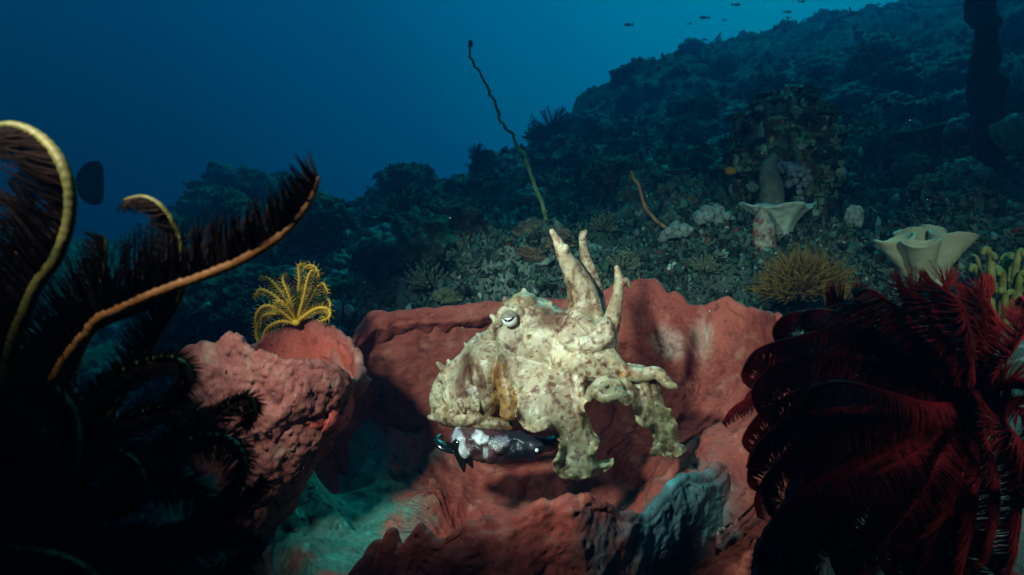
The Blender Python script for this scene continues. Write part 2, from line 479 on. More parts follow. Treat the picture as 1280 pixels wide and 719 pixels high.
# ------------------------------------------------------------------ cup sponges
def cup(name, rim, bottom, base_c, base_k, m, root, thick=0.02, bulge=0.10, amp=0.012, n=420, ni=110, no=120, gi=1.7, hi=1.5, seed=0, pale=None, tonef=None, scal=0.006, fold=0.012, cavef=None, inner_amp=1.0):
    Rm = catmull([P(*q)[:] for q in rim], n, True)
    th = np.linspace(0, 2 * math.pi, n, endpoint=False)
    cir = np.stack([np.cos(th) * 5, np.sin(th) * 5, np.zeros(n)], 1)
    Rm[:, 2] += scal * fbm(cir * 2.2, 3, seed + 3)
    C = Rm.mean(0)
    out = Rm - C; out[:, 2] = 0
    out /= np.linalg.norm(out, axis=1)[:, None] + 1e-9
    B = np.array(P(*bottom)[:])
    rpx = Rm[:, 0] / Rm[:, 1] * 853.33 + 640
    cave = None
    if cavef is not None:
        cave = cavef(rpx, Rm[:, 1])
    rows = []
    for s in np.linspace(1, 0, ni):
        s2 = s * 0.985
        g = s2 ** gi; h = 1 - (1 - s2) ** hi
        Q = Rm.copy()
        Q[:, :2] = Rm[:, :2] + (B[:2] - Rm[:, :2]) * g
        Q[:, 2] = Rm[:, 2] + (B[2] - Rm[:, 2]) * h
        if cave is not None:
            Q[:, :2] += out[:, :2] * (cave * math.sin(math.pi * min(1, max(0, s2 - .05) * 1.7)) ** 1.2)[:, None]
        rows.append(Q)
    for k in range(1, 8):
        t = k / 8 * math.pi
        Q = Rm + out * (thick / 2 * (1 - math.cos(t)))
        Q[:, 2] += thick * 0.45 * math.sin(t)
        rows.append(Q)
    Ro = Rm + out * thick
    bc = np.array(P(*base_c)[:])
    for s in np.linspace(0, 1, no):
        k = 1 + bulge * math.sin(min(1, s * 1.6) * math.pi) - (1 - base_k) * s ** 1.5
        cc = C[:2] + (bc[:2] - C[:2]) * s
        Q = Ro.copy()
        Q[:, :2] = cc + (Ro[:, :2] - C[:2]) * k
        Q[:, 2] = Ro[:, 2] + (bc[2] - Ro[:, 2]) * s
        rows.append(Q)
    last = rows[-1]
    for s in np.linspace(0.08, 1, 14):
        Q = last.copy()
        Q[:, 2] = last[:, 2] * (1 - s) + -0.86 * s
        Q[:, :2] = bc[:2] + (last[:, :2] - bc[:2]) * (1 + 0.25 * s * s)
        rows.append(Q)
    G = np.stack(rows)
    # push in and out along the surface normals
    du = np.roll(G, -1, 1) - np.roll(G, 1, 1)
    dv = np.gradient(G, axis=0)
    nn = np.cross(du, dv)
    nn /= np.linalg.norm(nn, axis=2)[:, :, None] + 1e-9
    fl = G.reshape(-1, 3)
    sq = fl * np.array((1, 1, 0.45))
    d = amp * fbm(sq * 11, 3, seed) + amp * 1.1 * (0.5 - np.abs(fbm(sq * 19 + 3, 2, seed + 9))) + amp * 0.35 * fbm(fl * 45, 3, seed + 5) + amp * 0.12 * fbm(fl * 130, 2, seed + 6)
    d = d * np.repeat(1 - (1 - inner_amp) * (1 - smooth(ni - 6, ni + 2, np.arange(len(rows)))), n)
    inn_ = np.repeat(1 - smooth(ni - 30, ni - 6, np.arange(len(rows))), n)
    d = d + inn_ * fold * fbm(sq * np.array((7, 7, 3)) + 31, 2, seed + 15) + inn_ * fold * .5 * (0.4 - np.abs(fbm(sq * np.array((11, 11, 3.5)) + 7, 2, seed + 16)))
    pit = smooth(0.30, 0.12, cells(fl * 75, seed)) * (vnoise(fl * 16, seed + 4) > 0.0)
    pit2 = smooth(0.28, 0.12, cells(fl * 190, seed + 2))
    d = d - 0.0035 * pit - 0.0010 * pit2
    rim_keep = np.ones(len(rows)); rim_keep[ni - 4: ni + 10] = 0.3
    G = G + nn * (d.reshape(G.shape[:2]) * rim_keep[:, None])[:, :, None]
    v = G.reshape(-1, 3)
    nr = len(rows)
    i = np.arange(nr - 1)[:, None] * n; j = np.arange(n)[None]
    f = np.stack([i + j, i + (j + 1) % n, i + n + (j + 1) % n, i + n + j], -1).reshape(-1, 4)
    cx = np.stack([(v[:, 0] / v[:, 1]) * 853.33 + 640, 359.5 - v[:, 2] / v[:, 1] * 853.33], 1)
    tn = np.ones((len(v), 3))
    if tonef is not None:
        tn = tonef(v, nr, n, ni)
    tn = tn * (1 - 0.45 * pit)[:, None] * (1 - 0.35 * pit2)[:, None]
    fcs = list(map(tuple, f))
    fcs.append(tuple(range(n))[::-1])
    return mesh_np(name, v, fcs, m, root, root.location, True, tn)

def patch(v, c, r, soft=0.6, seed=0):
    c = np.array(P(*c)[:])
    d = np.linalg.norm(v - c, axis=1) / r + 0.35 * fbm(v * 22, 3, seed)
    return 1 - smooth(1 - soft, 1, d)

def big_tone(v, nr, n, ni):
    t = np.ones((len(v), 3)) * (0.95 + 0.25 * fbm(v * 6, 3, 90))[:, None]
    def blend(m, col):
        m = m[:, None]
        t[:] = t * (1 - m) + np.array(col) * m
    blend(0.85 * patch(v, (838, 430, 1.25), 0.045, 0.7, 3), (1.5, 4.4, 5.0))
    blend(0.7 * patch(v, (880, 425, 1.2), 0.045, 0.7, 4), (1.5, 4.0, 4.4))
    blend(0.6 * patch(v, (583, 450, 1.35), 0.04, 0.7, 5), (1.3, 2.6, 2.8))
    # teal ambient light on the shaded left wall, painted into the tone
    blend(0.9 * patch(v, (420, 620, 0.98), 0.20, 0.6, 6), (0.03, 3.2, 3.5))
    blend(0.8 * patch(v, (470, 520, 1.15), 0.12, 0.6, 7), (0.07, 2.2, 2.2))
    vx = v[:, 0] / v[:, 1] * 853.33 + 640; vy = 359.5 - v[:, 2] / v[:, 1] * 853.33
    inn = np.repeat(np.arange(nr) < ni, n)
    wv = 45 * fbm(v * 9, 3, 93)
    blend(0.92 * inn * smooth(545, 470, vx + wv) * smooth(470, 540, vy + wv * .6) * smooth(0.9, 1.0, v[:, 1]), (0.03, 3.4, 3.7))  # same painted teal light, spread over the shadowed hollow at lower left
    blend(0.95 * patch(v, (830, 650, 0.86), 0.19, 0.85, 8), (0.02, 2.1, 3.1))  # blue ambient light of the shadowed front right rim, painted as colour
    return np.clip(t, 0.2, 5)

loc = P(640, 719, 1.05); loc.z = -0.78
big = thing('barrel_sponge', 'big red cup sponge with a ragged rim that the cuttlefish rests in', 'sponge', loc)
rim_big = [(452, 410, 1.24), (490, 392, 1.27), (560, 385, 1.29), (625, 381, 1.29), (700, 374, 1.28), (765, 360, 1.26), (805, 352, 1.25), (838, 372, 1.23),
           (868, 386, 1.20), (905, 380, 1.16), (945, 393, 1.12), (968, 406, 1.04), (972, 450, 0.98), (968, 520, 0.97), (945, 575, 0.98), (900, 588, 0.96), (872, 602, 0.93),
           (845, 598, 0.90), (815, 628, 0.86), (785, 648, 0.82), (760, 640, 0.79), (732, 616, 0.77), (700, 630, 0.765), (650, 640, 0.76), (595, 655, 0.755), (555, 672, 0.755),
           (532, 662, 0.755), (514, 680, 0.76), (494, 672, 0.76), (476, 692, 0.765), (440, 722, 0.78), (385, 745, 0.84), (342, 715, 0.92), (346, 645, 0.99),
           (362, 585, 1.04), (388, 540, 1.08), (412, 500, 1.13), (432, 455, 1.18)]
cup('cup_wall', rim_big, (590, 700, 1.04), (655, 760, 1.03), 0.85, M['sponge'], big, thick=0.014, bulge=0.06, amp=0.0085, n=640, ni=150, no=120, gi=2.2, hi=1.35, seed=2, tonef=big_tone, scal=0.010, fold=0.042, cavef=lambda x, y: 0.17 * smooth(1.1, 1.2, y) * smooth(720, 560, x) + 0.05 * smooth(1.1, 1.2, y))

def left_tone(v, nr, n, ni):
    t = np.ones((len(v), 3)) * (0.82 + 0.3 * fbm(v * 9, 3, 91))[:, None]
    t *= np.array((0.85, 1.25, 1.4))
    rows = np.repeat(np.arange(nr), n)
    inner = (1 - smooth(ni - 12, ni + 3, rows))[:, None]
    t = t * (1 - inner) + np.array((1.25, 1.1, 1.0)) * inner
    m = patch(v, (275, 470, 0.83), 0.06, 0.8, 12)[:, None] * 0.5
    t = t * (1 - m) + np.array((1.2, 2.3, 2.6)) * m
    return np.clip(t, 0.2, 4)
loc = P(345, 719, 0.92); loc.z = -0.72
ls = thing('barrel_sponge', 'lumpy pinkish red sponge with an orange red mouth, under the yellow feather star', 'sponge', loc)
rim_left = [(230, 452, 0.86), (243, 436, 0.85), (262, 431, 0.84), (278, 432, 0.835), (293, 420, 0.83), (310, 432, 0.83), (330, 444, 0.83), (358, 450, 0.835), (392, 457, 0.85), (418, 464, 0.87),
            (433, 478, 0.90), (445, 465, 0.96), (440, 440, 1.0), (425, 420, 1.03), (400, 406, 1.05), (370, 398, 1.07), (345, 414, 1.06), (315, 436, 1.02), (280, 446, 0.97), (245, 452, 0.91)]
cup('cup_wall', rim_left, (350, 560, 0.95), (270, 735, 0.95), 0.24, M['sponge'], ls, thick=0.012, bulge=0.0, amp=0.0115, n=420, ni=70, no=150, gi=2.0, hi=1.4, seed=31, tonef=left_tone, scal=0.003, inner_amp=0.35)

# ------------------------------------------------------------------ cuttlefish
loc = P(680, 600, 1.0)
cut = thing('cuttlefish', 'cream cuttlefish mottled with maroon, arms raised, on the red cup sponge', 'cuttlefish', loc)
mb = MB()
def ell(px, py, Y, rx, ry, rd, sub=3, rot=0.0):
    c = np.array(P(px, py, Y)[:]); k = 1.5 / 1280 * Y
    v, f = ico(sub)
    q = v * np.array((rx * k, rd, ry * k))
    cr_, sr_ = math.cos(rot), math.sin(rot)
    q = np.stack([q[:, 0] * cr_ - q[:, 2] * sr_, q[:, 1], q[:, 0] * sr_ + q[:, 2] * cr_], 1)
    mb.add(q + c, f)
def ribbon(left, right, thick, bulge=0.02, n=40, m=18, ruffle=0.006, fr=3.0):
    l = catmull(left, n); r = catmull(right, n)
    l = np.array([P(*q)[:] for q in l]); r = np.array([P(*q)[:] for q in r])
    u = np.linspace(0, 1, m)
    s = np.linspace(0, 1, n)
    G = l[:, None] * (1 - u)[None, :, None] + r[:, None] * u[None, :, None]
    G[:, :, 1] -= bulge * np.sin(math.pi * u)[None] * (1 - 0.5 * s)[:, None]
    edge = np.abs(u - 0.5) * 2
    G[:, :, 1] += ruffle * (edge ** 2)[None] * np.sin(s * fr * 2 * math.pi + np.where(u > .5, 1.3, 0)[None].T * 1.0).T[:, :] if False else ruffle * (edge ** 2)[None, :] * np.sin(s[:, None] * fr * 2 * math.pi + (u > .5)[None, :] * 1.3)
    du = np.gradient(G, axis=1); dv = np.gradient(G, axis=0)
    nn = np.cross(du, dv); nn /= np.linalg.norm(nn, axis=2)[:, :, None] + 1e-9
    t = thick * (0.55 + 0.45 * np.sin(math.pi * u) ** 0.5)[None, :, None]
    a = (G + nn * t / 2).reshape(-1, 3); b = (G - nn * t / 2).reshape(-1, 3)
    f = []
    K = n * m
    for i in range(n - 1):
        for j in range(m - 1):
            q = (i * m + j, i * m + j + 1, (i + 1) * m + j + 1, (i + 1) * m + j)
            f.append(q); f.append(tuple(k + K for k in q[::-1]))
    bd = [j for j in range(m)] + [i * m + m - 1 for i in range(1, n)] + [(n - 1) * m + j for j in range(m - 2, -1, -1)] + [i * m for i in range(n - 2, 0, -1)]
    for x, y in zip(bd, bd[1:] + bd[:1]):
        f.append((y, x, x + K, y + K))
    mb.add(np.concatenate([a, b]), f)
FR = []
def sheet(outline, yfun, thick, ruf, seed):
    from mathutils.geometry import delaunay_2d_cdt
    ol = even(np.r_[catmull([(x, y, 0) for x, y in outline], 400, True), [[outline[0][0], outline[0][1], 0]]], 260)[:-1, :2]
    i_ = np.arange(len(ol)) / len(ol) * 2 * math.pi
    wv_ = np.c_[np.cos(i_) * 9, np.sin(i_) * 9, i_ * 0 + seed]
    low_ = smooth(470, 520, ol[:, 1])[:, None]
    ol = ol + low_ * np.stack([2.6 * vnoise(wv_, 5), 2.2 * vnoise(wv_ + 50, 6)], 1)
    gx, gy = np.meshgrid(np.arange(ol[:, 0].min(), ol[:, 0].max(), 3.0), np.arange(ol[:, 1].min(), ol[:, 1].max(), 3.0))
    g = np.stack([gx.ravel(), gy.ravel()], 1)
    x0, y0 = ol[:, 0], ol[:, 1]; x1, y1 = np.roll(x0, -1), np.roll(y0, -1)
    cond = (y0[None] > g[:, 1:]) != (y1[None] > g[:, 1:])
    xi = (x1 - x0)[None] * (g[:, 1:] - y0[None]) / (y1 - y0 + 1e-9)[None] + x0[None]
    inside = (np.sum(cond & (g[:, :1] < xi), 1) % 2) == 1
    dd = np.sqrt(((g[:, None] - ol[None]) ** 2).sum(2)).min(1)
    g = g[inside & (dd > 2.0)]
    p2 = np.r_[ol, g]
    nb = len(ol)
    r = delaunay_2d_cdt([Vector(q) for q in p2], [(i, (i + 1) % nb) for i in range(nb)], [], 1, 1e-5)
    p2 = np.array([q[:] for q in r[0]]); tris = [tuple(t_) for t_ in r[2]]
    dd = np.sqrt(((p2[:, None] - ol[None]) ** 2).sum(2)).min(1)
    e = smooth(16, 0, dd)
    Yv = yfun(p2[:, 0], p2[:, 1]) + ruf * e * fbm(np.c_[p2 / 17.0, np.zeros(len(p2))], 2, seed) - 0.004 * smooth(0, 30, dd)
    t = thick * (0.42 + 0.58 * smooth(0, 10, dd))
    fr_ = np.array([P(a_, b_, c_)[:] for (a_, b_), c_ in zip(p2, Yv - t / 2)])
    bk_ = np.array([P(a_, b_, c_)[:] for (a_, b_), c_ in zip(p2, Yv + t / 2)])
    K = len(p2)
    f = list(tris) + [tuple(k + K for k in t_[::-1]) for t_ in tris]
    ed = {}
    for t_ in tris:
        for a_, b_ in zip(t_, t_[1:] + t_[:1]):
            if (b_, a_) in ed: del ed[(b_, a_)]
            else: ed[(a_, b_)] = 1
    f += [(b_, a_, a_ + K, b_ + K) for a_, b_ in ed]
    mb.add(np.r_[fr_, bk_], f)
    FR.append(np.array([P(a_, b_, c_)[:] for a_, b_, c_ in zip(p2[dd < 1], p2[dd < 1], Yv[dd < 1])] if False else [P(q[0], q[1], y_)[:] for q, y_, d_ in zip(p2, Yv, dd) if d_ < 0.8]))
def frill(path, w=3.2, seed=3):
    a = even(catmull([P(*q)[:] for q in path], 200), 120)
    i = np.arange(120)
    a = a + 0.0035 * np.stack([vnoise(np.stack([i * .22, i * 0 + 4.0 * k + seed, i * 0], 1), 9) for k in range(3)], 1)
    FR.append(a)
    mb.tube(a, (w + 1.6 * vnoise(np.stack([i * .3, i * 0, i * 0 + seed], 1), 8)) * 0.0011, 8)
# mantle, seen foreshortened behind the head
ell(598, 486, 1.12, 54, 46, 0.10, rot=0.35)
ell(612, 455, 1.09, 38, 44, 0.08, rot=-0.5)
ell(585, 512, 1.10, 46, 20, 0.08, rot=0.05)
pxtube(mb, [(536, 521, 1.07, 3), (565, 524, 1.05, 7), (600, 528, 1.04, 8), (640, 532, 1.04, 8)], 8)
pxtube(mb, [(626, 402, 1.03, 8), (604, 430, 1.05, 8), (578, 450, 1.07, 8), (556, 472, 1.08, 9), (547, 498, 1.08, 10), (548, 515, 1.08, 8)], 10)
# head
ell(668, 402, 1.01, 38, 30, 0.045)
ell(655, 378, 1.00, 18, 13, 0.03)
pxtube(mb, [(655, 380, 1.0, 10), (656, 368, 1.0, 5), (654, 362, 1.0, 3)], 8)
pxtube(mb, [(640, 385, .99, 8), (634, 378, .985, 5), (630, 374, .98, 3)], 8)
ell(652, 425, 1.00, 32, 34, 0.036)
ell(690, 430, 0.995, 52, 46, 0.042)
ell(720, 445, 0.98, 52, 42, 0.036)
ell(672, 478, 0.99, 30, 50, 0.026, rot=0.2)
ell(745, 430, 0.98, 28, 24, 0.04)
# arm crown: raised arms
pxtube(mb, [(722, 425, .98, 34), (732, 390, .99, 24), (726, 360, .99, 18), (713, 333, .985, 12), (702, 314, .98, 8), (696, 300, .975, 5), (689, 288, .97, 3)], 14, 30)
pxtube(mb, [(703, 318, .978, 7), (707, 308, .972, 5)], 8, 6)
pxtube(mb, [(748, 410, 1.0, 14), (746, 375, 1.01, 10), (739, 345, 1.01, 9), (732, 322, 1.01, 7), (729, 304, 1.005, 5), (728, 291, 1.0, 4)], 12, 30)
pxtube(mb, [(728, 296, 1.0, 4), (733, 289, 1.0, 2)], 8, 6)
pxtube(mb, [(752, 440, .97, 16), (762, 412, .965, 12), (769, 385, .96, 9), (773, 362, .955, 7), (774, 348, .95, 6), (770, 333, .945, 3)], 12, 30)
pxtube(mb, [(775, 352, .95, 7), (782, 352, .955, 5), (788, 360, .96, 2)], 8, 8)
pxtube(mb, [(716, 395, .97, 12), (738, 412, .955, 13), (752, 420, .95, 12)], 10)
pxtube(mb, [(700, 420, .965, 10), (722, 430, .945, 11), (748, 428, .94, 11), (762, 415, .945, 9)], 10)
ell(755, 410, .955, 12, 14, 0.02)
# right side arm that reaches out along the wall
pxtube(mb, [(748, 440, .96, 22), (765, 456, .955, 15), (783, 466, .95, 10), (802, 469, .945, 9), (820, 466, .94, 8), (829, 474, .935, 7), (836, 481, .93, 6), (846, 484, .93, 3)], 12, 30)
pxtube(mb, [(722, 450, .95, 22), (748, 465, .945, 14), (775, 475, .95, 9)], 10)
# hanging webs
sheet([(640, 425), (626, 438), (621, 450), (628, 464), (640, 483), (648, 501), (645, 518), (654, 536), (668, 543), (682, 538), (692, 542), (697, 557), (695, 569), (690, 581), (697, 595), (714, 600), (738, 597),
       (755, 590), (769, 580), (766, 573), (752, 577), (746, 567), (751, 550), (743, 535), (735, 521), (729, 509), (735, 499), (742, 488), (758, 482), (772, 470), (774, 448), (760, 432), (720, 420), (680, 415)],
      lambda x, y: 0.972 - 0.045 * smooth(430, 530, y) + 0.012 * np.abs((x - 700) / 60) ** 2 * smooth(600, 460, y), 0.009, 0.026, 3)
sheet([(778, 455), (783, 480), (785, 503), (791, 517), (801, 534), (814, 543), (817, 557), (813, 569), (826, 570), (841, 574), (859, 565), (849, 547), (846, 528), (837, 513), (827, 494), (820, 472), (806, 458)],
      lambda x, y: 0.962 - 0.018 * smooth(460, 520, y) + 0.004 * (x - 815) / 30, 0.007, 0.022, 5)
# rolled web edge between them
pxtube(mb, [(736, 498, .925, 6), (744, 488, .915, 9), (757, 497, .905, 9), (770, 492, .905, 9), (784, 500, .915, 8), (788, 492, .925, 5)], 10, 26)
pxtube(mb, [(742, 488, .92, 6), (752, 478, .915, 7), (768, 477, .915, 6), (776, 486, .915, 5)], 10, 20)
pxtube(mb, [(776, 478, .93, 10), (784, 488, .93, 9), (786, 498, .93, 6)], 8, 10)
pxtube(mb, [(720, 445, .958, 12), (722, 490, .940, 9), (722, 535, .926, 6), (718, 580, .924, 3)], 10, 24)
pxtube(mb, [(800, 462, .955, 7), (812, 500, .945, 5), (828, 540, .943, 3.5), (838, 562, .945, 2)], 10, 24)
pxtube(mb, [(624, 404, .985, 5), (626, 392, .975, 5), (636, 387, .968, 6), (648, 389, .97, 6), (652, 396, .978, 5)], 10, 20)
pxtube(mb, [(622, 446, 1.03, 10), (632, 475, 1.015, 14), (638, 500, 1.005, 13), (634, 522, 1.0, 10)], 14, 20)
# skin flaps along the back
for path in ([(626, 418, 1.04, 5), (620, 404, 1.03, 4), (616, 396, 1.03, 3.5), (613, 394, 1.03, 3)], [(603, 426, 1.05, 4), (598, 419, 1.05, 3.5), (596, 420, 1.05, 3)],
             [(584, 443, 1.07, 4), (583, 434, 1.07, 2.6), (581, 428, 1.07, 2)], [(562, 468, 1.08, 7), (553, 460, 1.07, 4), (546, 453, 1.065, 2)], [(562, 462, 1.08, 4), (560, 450, 1.08, 2)],
             [(557, 480, 1.07, 5), (550, 470, 1.06, 2)], [(550, 500, 1.07, 4), (542, 492, 1.06, 1.6)], [(590, 436, 1.06, 4), (590, 426, 1.06, 2)], [(575, 500, 1.03, 5), (580, 516, 1.02, 2)],
             [(596, 500, 1.02, 4), (598, 514, 1.015, 2)], [(548, 512, 1.06, 4), (540, 508, 1.05, 1.5)], [(683, 384, .99, 6), (690, 378, .99, 2)]):
    pxtube(mb, path, 8, 8)
v, nn, f = remeshed(mb, 0.0016, 6)
v = v + nn * (0.0005 * fbm(v * np.array((95, 60, 20)), 3, 47) + 0.0004 * fbm(v * 60, 3, 41) + 0.0014 * np.clip(fbm(v * 130, 2, 44), 0.42, 1))[:, None]
px = v[:, 0] / v[:, 1] * 853.33 + 640; py = 359.5 - v[:, 2] / v[:, 1] * 853.33
tn = np.ones((len(v), 3))
def blend(m, col):
    global tn
    m = np.clip(m, 0, 1)[:, None]
    tn = tn * (1 - m) + tn * np.array(col) * m
def blob(cx, cy, rx, ry, seed=0, soft=0.7):
    d = np.sqrt(((px - cx) / rx) ** 2 + ((py - cy) / ry) ** 2) + 0.3 * fbm(v * 40, 3, seed)
    return 1 - smooth(1 - soft, 1, d)
tn = tn * (1 + 0.26 * fbm(v * 30, 3, 81) + 0.14 * fbm(v * 110, 3, 82))[:, None].clip(.35, 1.5)
front = smooth(1.06, 0.99, v[:, 1])
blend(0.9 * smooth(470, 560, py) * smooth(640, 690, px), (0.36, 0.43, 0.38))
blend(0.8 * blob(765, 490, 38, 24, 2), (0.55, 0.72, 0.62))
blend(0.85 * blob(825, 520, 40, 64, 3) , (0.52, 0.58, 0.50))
streak = fbm(v * np.array((90, 60, 22)), 3, 52)
blend(0.92 * blob(596, 472, 46, 36, 5) * smooth(-0.25, 0.15, streak), (0.36, 0.19, 0.17))
blend(0.7 * blob(575, 500, 60, 50, 25) * smooth(0.1, 0.35, fbm(v * 55, 3, 83)), (1.35, 1.4, 1.25))
blend(0.75 * blob(575, 515, 60, 14, 6) * smooth(-0.2, 0.3, streak), (0.55, 0.40, 0.25))
blend(0.7 * blob(735, 370, 22, 40, 7) * smooth(-0.05, 0.3, streak), (0.50, 0.26, 0.22))
blend(0.9 * blob(690, 398, 26, 18, 8), (0.36, 0.20, 0.19))
blend(0.8 * blob(665, 425, 40, 18, 28) * smooth(-.1, .25, fbm(v * 60, 3, 84)), (0.45, 0.26, 0.22))
blend(0.7 * blob(655, 375, 26, 14, 9), (0.60, 0.58, 0.42))
blend(0.9 * blob(780, 470, 26, 16, 10) * smooth(-.2, .3, fbm(v * 110, 2, 11)), (0.62, 0.35, 0.22))
blend(0.9 * blob(632, 492, 24, 56, 15, .4) * smooth(.975, .985, v[:, 1]), (0.85, 0.52, 0.20))
blend(0.5 * smooth(-.05, .3, fbm(v * 26, 3, 95)) * smooth(.6, .2, blob(706, 450, 50, 40, 16)), (0.52, 0.36, 0.28))
blend(0.9 * blob(706, 445, 34, 26, 16), (1.2, 1.2, 1.15))
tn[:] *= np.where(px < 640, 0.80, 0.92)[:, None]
dots = cells(v * 70, 60)
dm = np.where(vnoise(v * 14, 62) > -0.15, smooth(0.34, 0.22, dots), 0)
blend(0.85 * dm * (0.25 + 0.75 * front), (0.42, 0.20, 0.15))
fine = smooth(0.25, 0.6, fbm(v * 160, 2, 64)) * smooth(-0.2, 0.4, fbm(v * 18, 2, 66))
blend(0.8 * fine, (0.38, 0.22, 0.16))
fr = np.concatenate(FR)
dm_ = np.full(len(v), 9.0)
for q in fr:
    dm_ = np.minimum(dm_, ((v - q) ** 2).sum(1))
dm_ = np.sqrt(dm_) + 0.001 * fbm(v * 90, 2, 70)
blend(0.35 * smooth(0.022, 0.009, dm_), (0.70, 0.66, 0.56))
blend(0.9 * smooth(0.0065, 0.003, dm_), (1.35, 1.38, 1.32))
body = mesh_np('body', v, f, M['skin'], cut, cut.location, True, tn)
# eye: silver ball, dark curved slit, heavy lid above
ec = np.array(P(637, 399, 0.964)[:]); er = 0.0112
eb = MB(); eb.ball((0, 0, 0), er, 4)
eb.v[0] = eb.v[0] + ec
eye = eb.build('eye', M['silver'], cut, cut.location)
pb = MB()
th = np.linspace(-0.75, 0.75, 24)
lon = th - 0.10
lat = 0.20 - 0.36 * np.cos(th / 0.75 * math.pi * 0.5) + 0.22 * th
fw = np.stack([np.sin(lon) * np.cos(lat), -np.cos(lon) * np.cos(lat), np.sin(lat)], 1)
pb.tube(ec + fw * er * 1.0, np.array([0.0006, 0.0012, 0.0018, 0.0018, 0.0014, 0.0016, 0.0012, 0.0006]), 8)
pup = pb.build('pupil', M['black'], eye, cut.location)
lb = MB()
rows_ = []
for la in np.linspace(0.02, 1.5, 14):
    for lo_ in np.linspace(-1.5, 1.5, 26):
        l2 = la + 0.22 + 0.16 * lo_ * (1 - la / 1.5)
        rr = er * (1.13 + 0.03 * math.sin(lo_ * 9 + la * 7))
        rows_.append(ec + rr * np.array((math.sin(lo_) * math.cos(l2), -math.cos(lo_) * math.cos(l2), math.sin(l2))))
fl = [(i * 26 + j, i * 26 + j + 1, (i + 1) * 26 + j + 1, (i + 1) * 26 + j) for i in range(13) for j in range(25)]
lb.add(rows_, fl)
lid = lb.build('eyelid', M['lid'], eye, cut.location)
for o_ in (pup, lid):
    o_.matrix_parent_inverse.identity()

# ------------------------------------------------------------------ purple and white fish under it
loc = P(620, 580, 1.0)
fi = thing('fish', 'glossy dark purple fish with white patches pressed under the cuttlefish', 'fish', loc)
fb = MB()
pxtube(fb, [(694, 552, .985, 9), (675, 556, .98, 14), (645, 556, .98, 17), (612, 555, .985, 19), (585, 553, .985, 18), (564, 546, .995, 8)], 40, 90)
v = fb.v[0]
v = v + (0.005 * fbm(v * 38, 3, 77) + 0.003 * (0.4 - np.abs(fbm(v * 70, 2, 78))))[:, None] * np.array((0.4, 1, 1))
px = v[:, 0] / v[:, 1] * 853.33 + 640
py = 359.5 - v[:, 2] / v[:, 1] * 853.33
def pm(cx, cy, rx, ry, sd):
    d = np.sqrt(((px - cx) / rx) ** 2 + ((py - cy) / ry) ** 2) + 0.9 * fbm(v * 55, 3, sd)
    return smooth(1.0, 0.85, d)[:, None]
tn = np.ones((len(v), 3)) * np.array((0.16, 0.055, 0.07))
k_ = smooth(610, 640, px)[:, None]
tn = tn * (1 - k_) + np.array((0.02, 0.022, 0.04)) * k_
tn *= (0.7 + 0.6 * fbm(v * 60, 3, 79))[:, None].clip(.2, 2)
for q in ((575, 554, 8, 20, 1), (602, 545, 8, 7, 2), (607, 563, 3, 7, 3)):
    m_ = pm(*q); tn = tn * (1 - m_) + np.array((0.85, 0.85, 0.92)) * m_ * (0.55 + 0.6 * smooth(-.3, .3, fbm(v * 130, 3, 87)))[:, None]
m_ = pm(630, 552, 16, 7, 5) * .5; tn = tn * (1 - m_) + np.array((.30, .30, .40)) * m_
prey = mesh_np('body', v, fb.f, M['prey'], fi, fi.location, True, tn)
tb = MB()
pxtube(tb, [(572, 552, .975, 9), (577, 572, .97, 7), (580, 590, .965, 1.5)], 8, 14, flat=0.5)
pxtube(tb, [(578, 560, .975, 8), (586, 575, .972, 5), (591, 585, .97, 1.2)], 8, 14, flat=0.5)
tb.build('tail_fin', M['black'], fi, fi.location)
tb = MB()
pxtube(tb, [(553, 543, 1.0, 2), (548, 552, .99, 8), (560, 560, .985, 9), (575, 566, .98, 4)], 8, 14, flat=0.4)
tb.build('side_fin', M['black'], fi, fi.location)
tb = MB(); tb.ball(P(671, 563, .955), 0.0028, 2)
tb.build('eye', M['silver'], fi, fi.location)

# ------------------------------------------------------------------ feather stars
def pinnules(mb, pts, side, lens, width, step, oral, fwd=0.55, curl=0.35, segs=3, both=True, jit=0.15, ow=0.75):
    """comb of tapering filaments along an arm; side / oral: (n,3) unit vectors"""
    d = np.r_[0, np.cumsum(np.linalg.norm(np.diff(pts, axis=0), axis=1))]
    n = max(4, int(d[-1] / step))
    u = np.linspace(0.02 * d[-1], d[-1] * 0.995, n)
    ip = lambda arr: np.stack([np.interp(u, d, arr[:, k]) for k in range(3)], 1)
    p = ip(pts); s = ip(side); o = ip(oral)
    T = ip(np.gradient(pts, axis=0)); T /= np.linalg.norm(T, axis=1)[:, None]
    ln = np.interp(u / d[-1], np.linspace(0, 1, len(lens)), lens)
    for sg in ((1, -1) if both else (1,)):
        for i in range(n):
            r1, r2, r3 = random.gauss(0, jit), random.gauss(0, jit), random.gauss(0, jit)
            dr = (sg * (0.8 + r1)) * s[i] + (ow + r2) * o[i] + (fwd + r3) * T[i]
            dr /= np.linalg.norm(dr)
            l = ln[i] * (1 + random.gauss(0, 0.08))
            wv = np.cross(dr, o[i] * 0.5 + T[i]); wv /= np.linalg.norm(wv) + 1e-9
            tv = np.cross(dr, wv)
            vs = []
            for k in range(segs + 1):
                q = k / segs
                c = p[i] + dr * l * q + (o[i] * 0.6 + T[i] * 0.8) * l * curl * q * q
                wd = width * (1 - 0.85 * q)
                vs += [c + wv * wd, c - wv * wd * 0.5 + tv * wd * 0.87, c - wv * wd * 0.5 - tv * wd * 0.87]
            fs = []
            for k in range(segs):
                b = k * 3
                for a_ in range(3):
                    c_ = (a_ + 1) % 3
                    fs.append((b + a_, b + c_, b + 3 + c_, b + 3 + a_))
            t_ = 0.7 + 0.5 * random.random()
            mb.add(vs, fs, (t_, t_, t_))

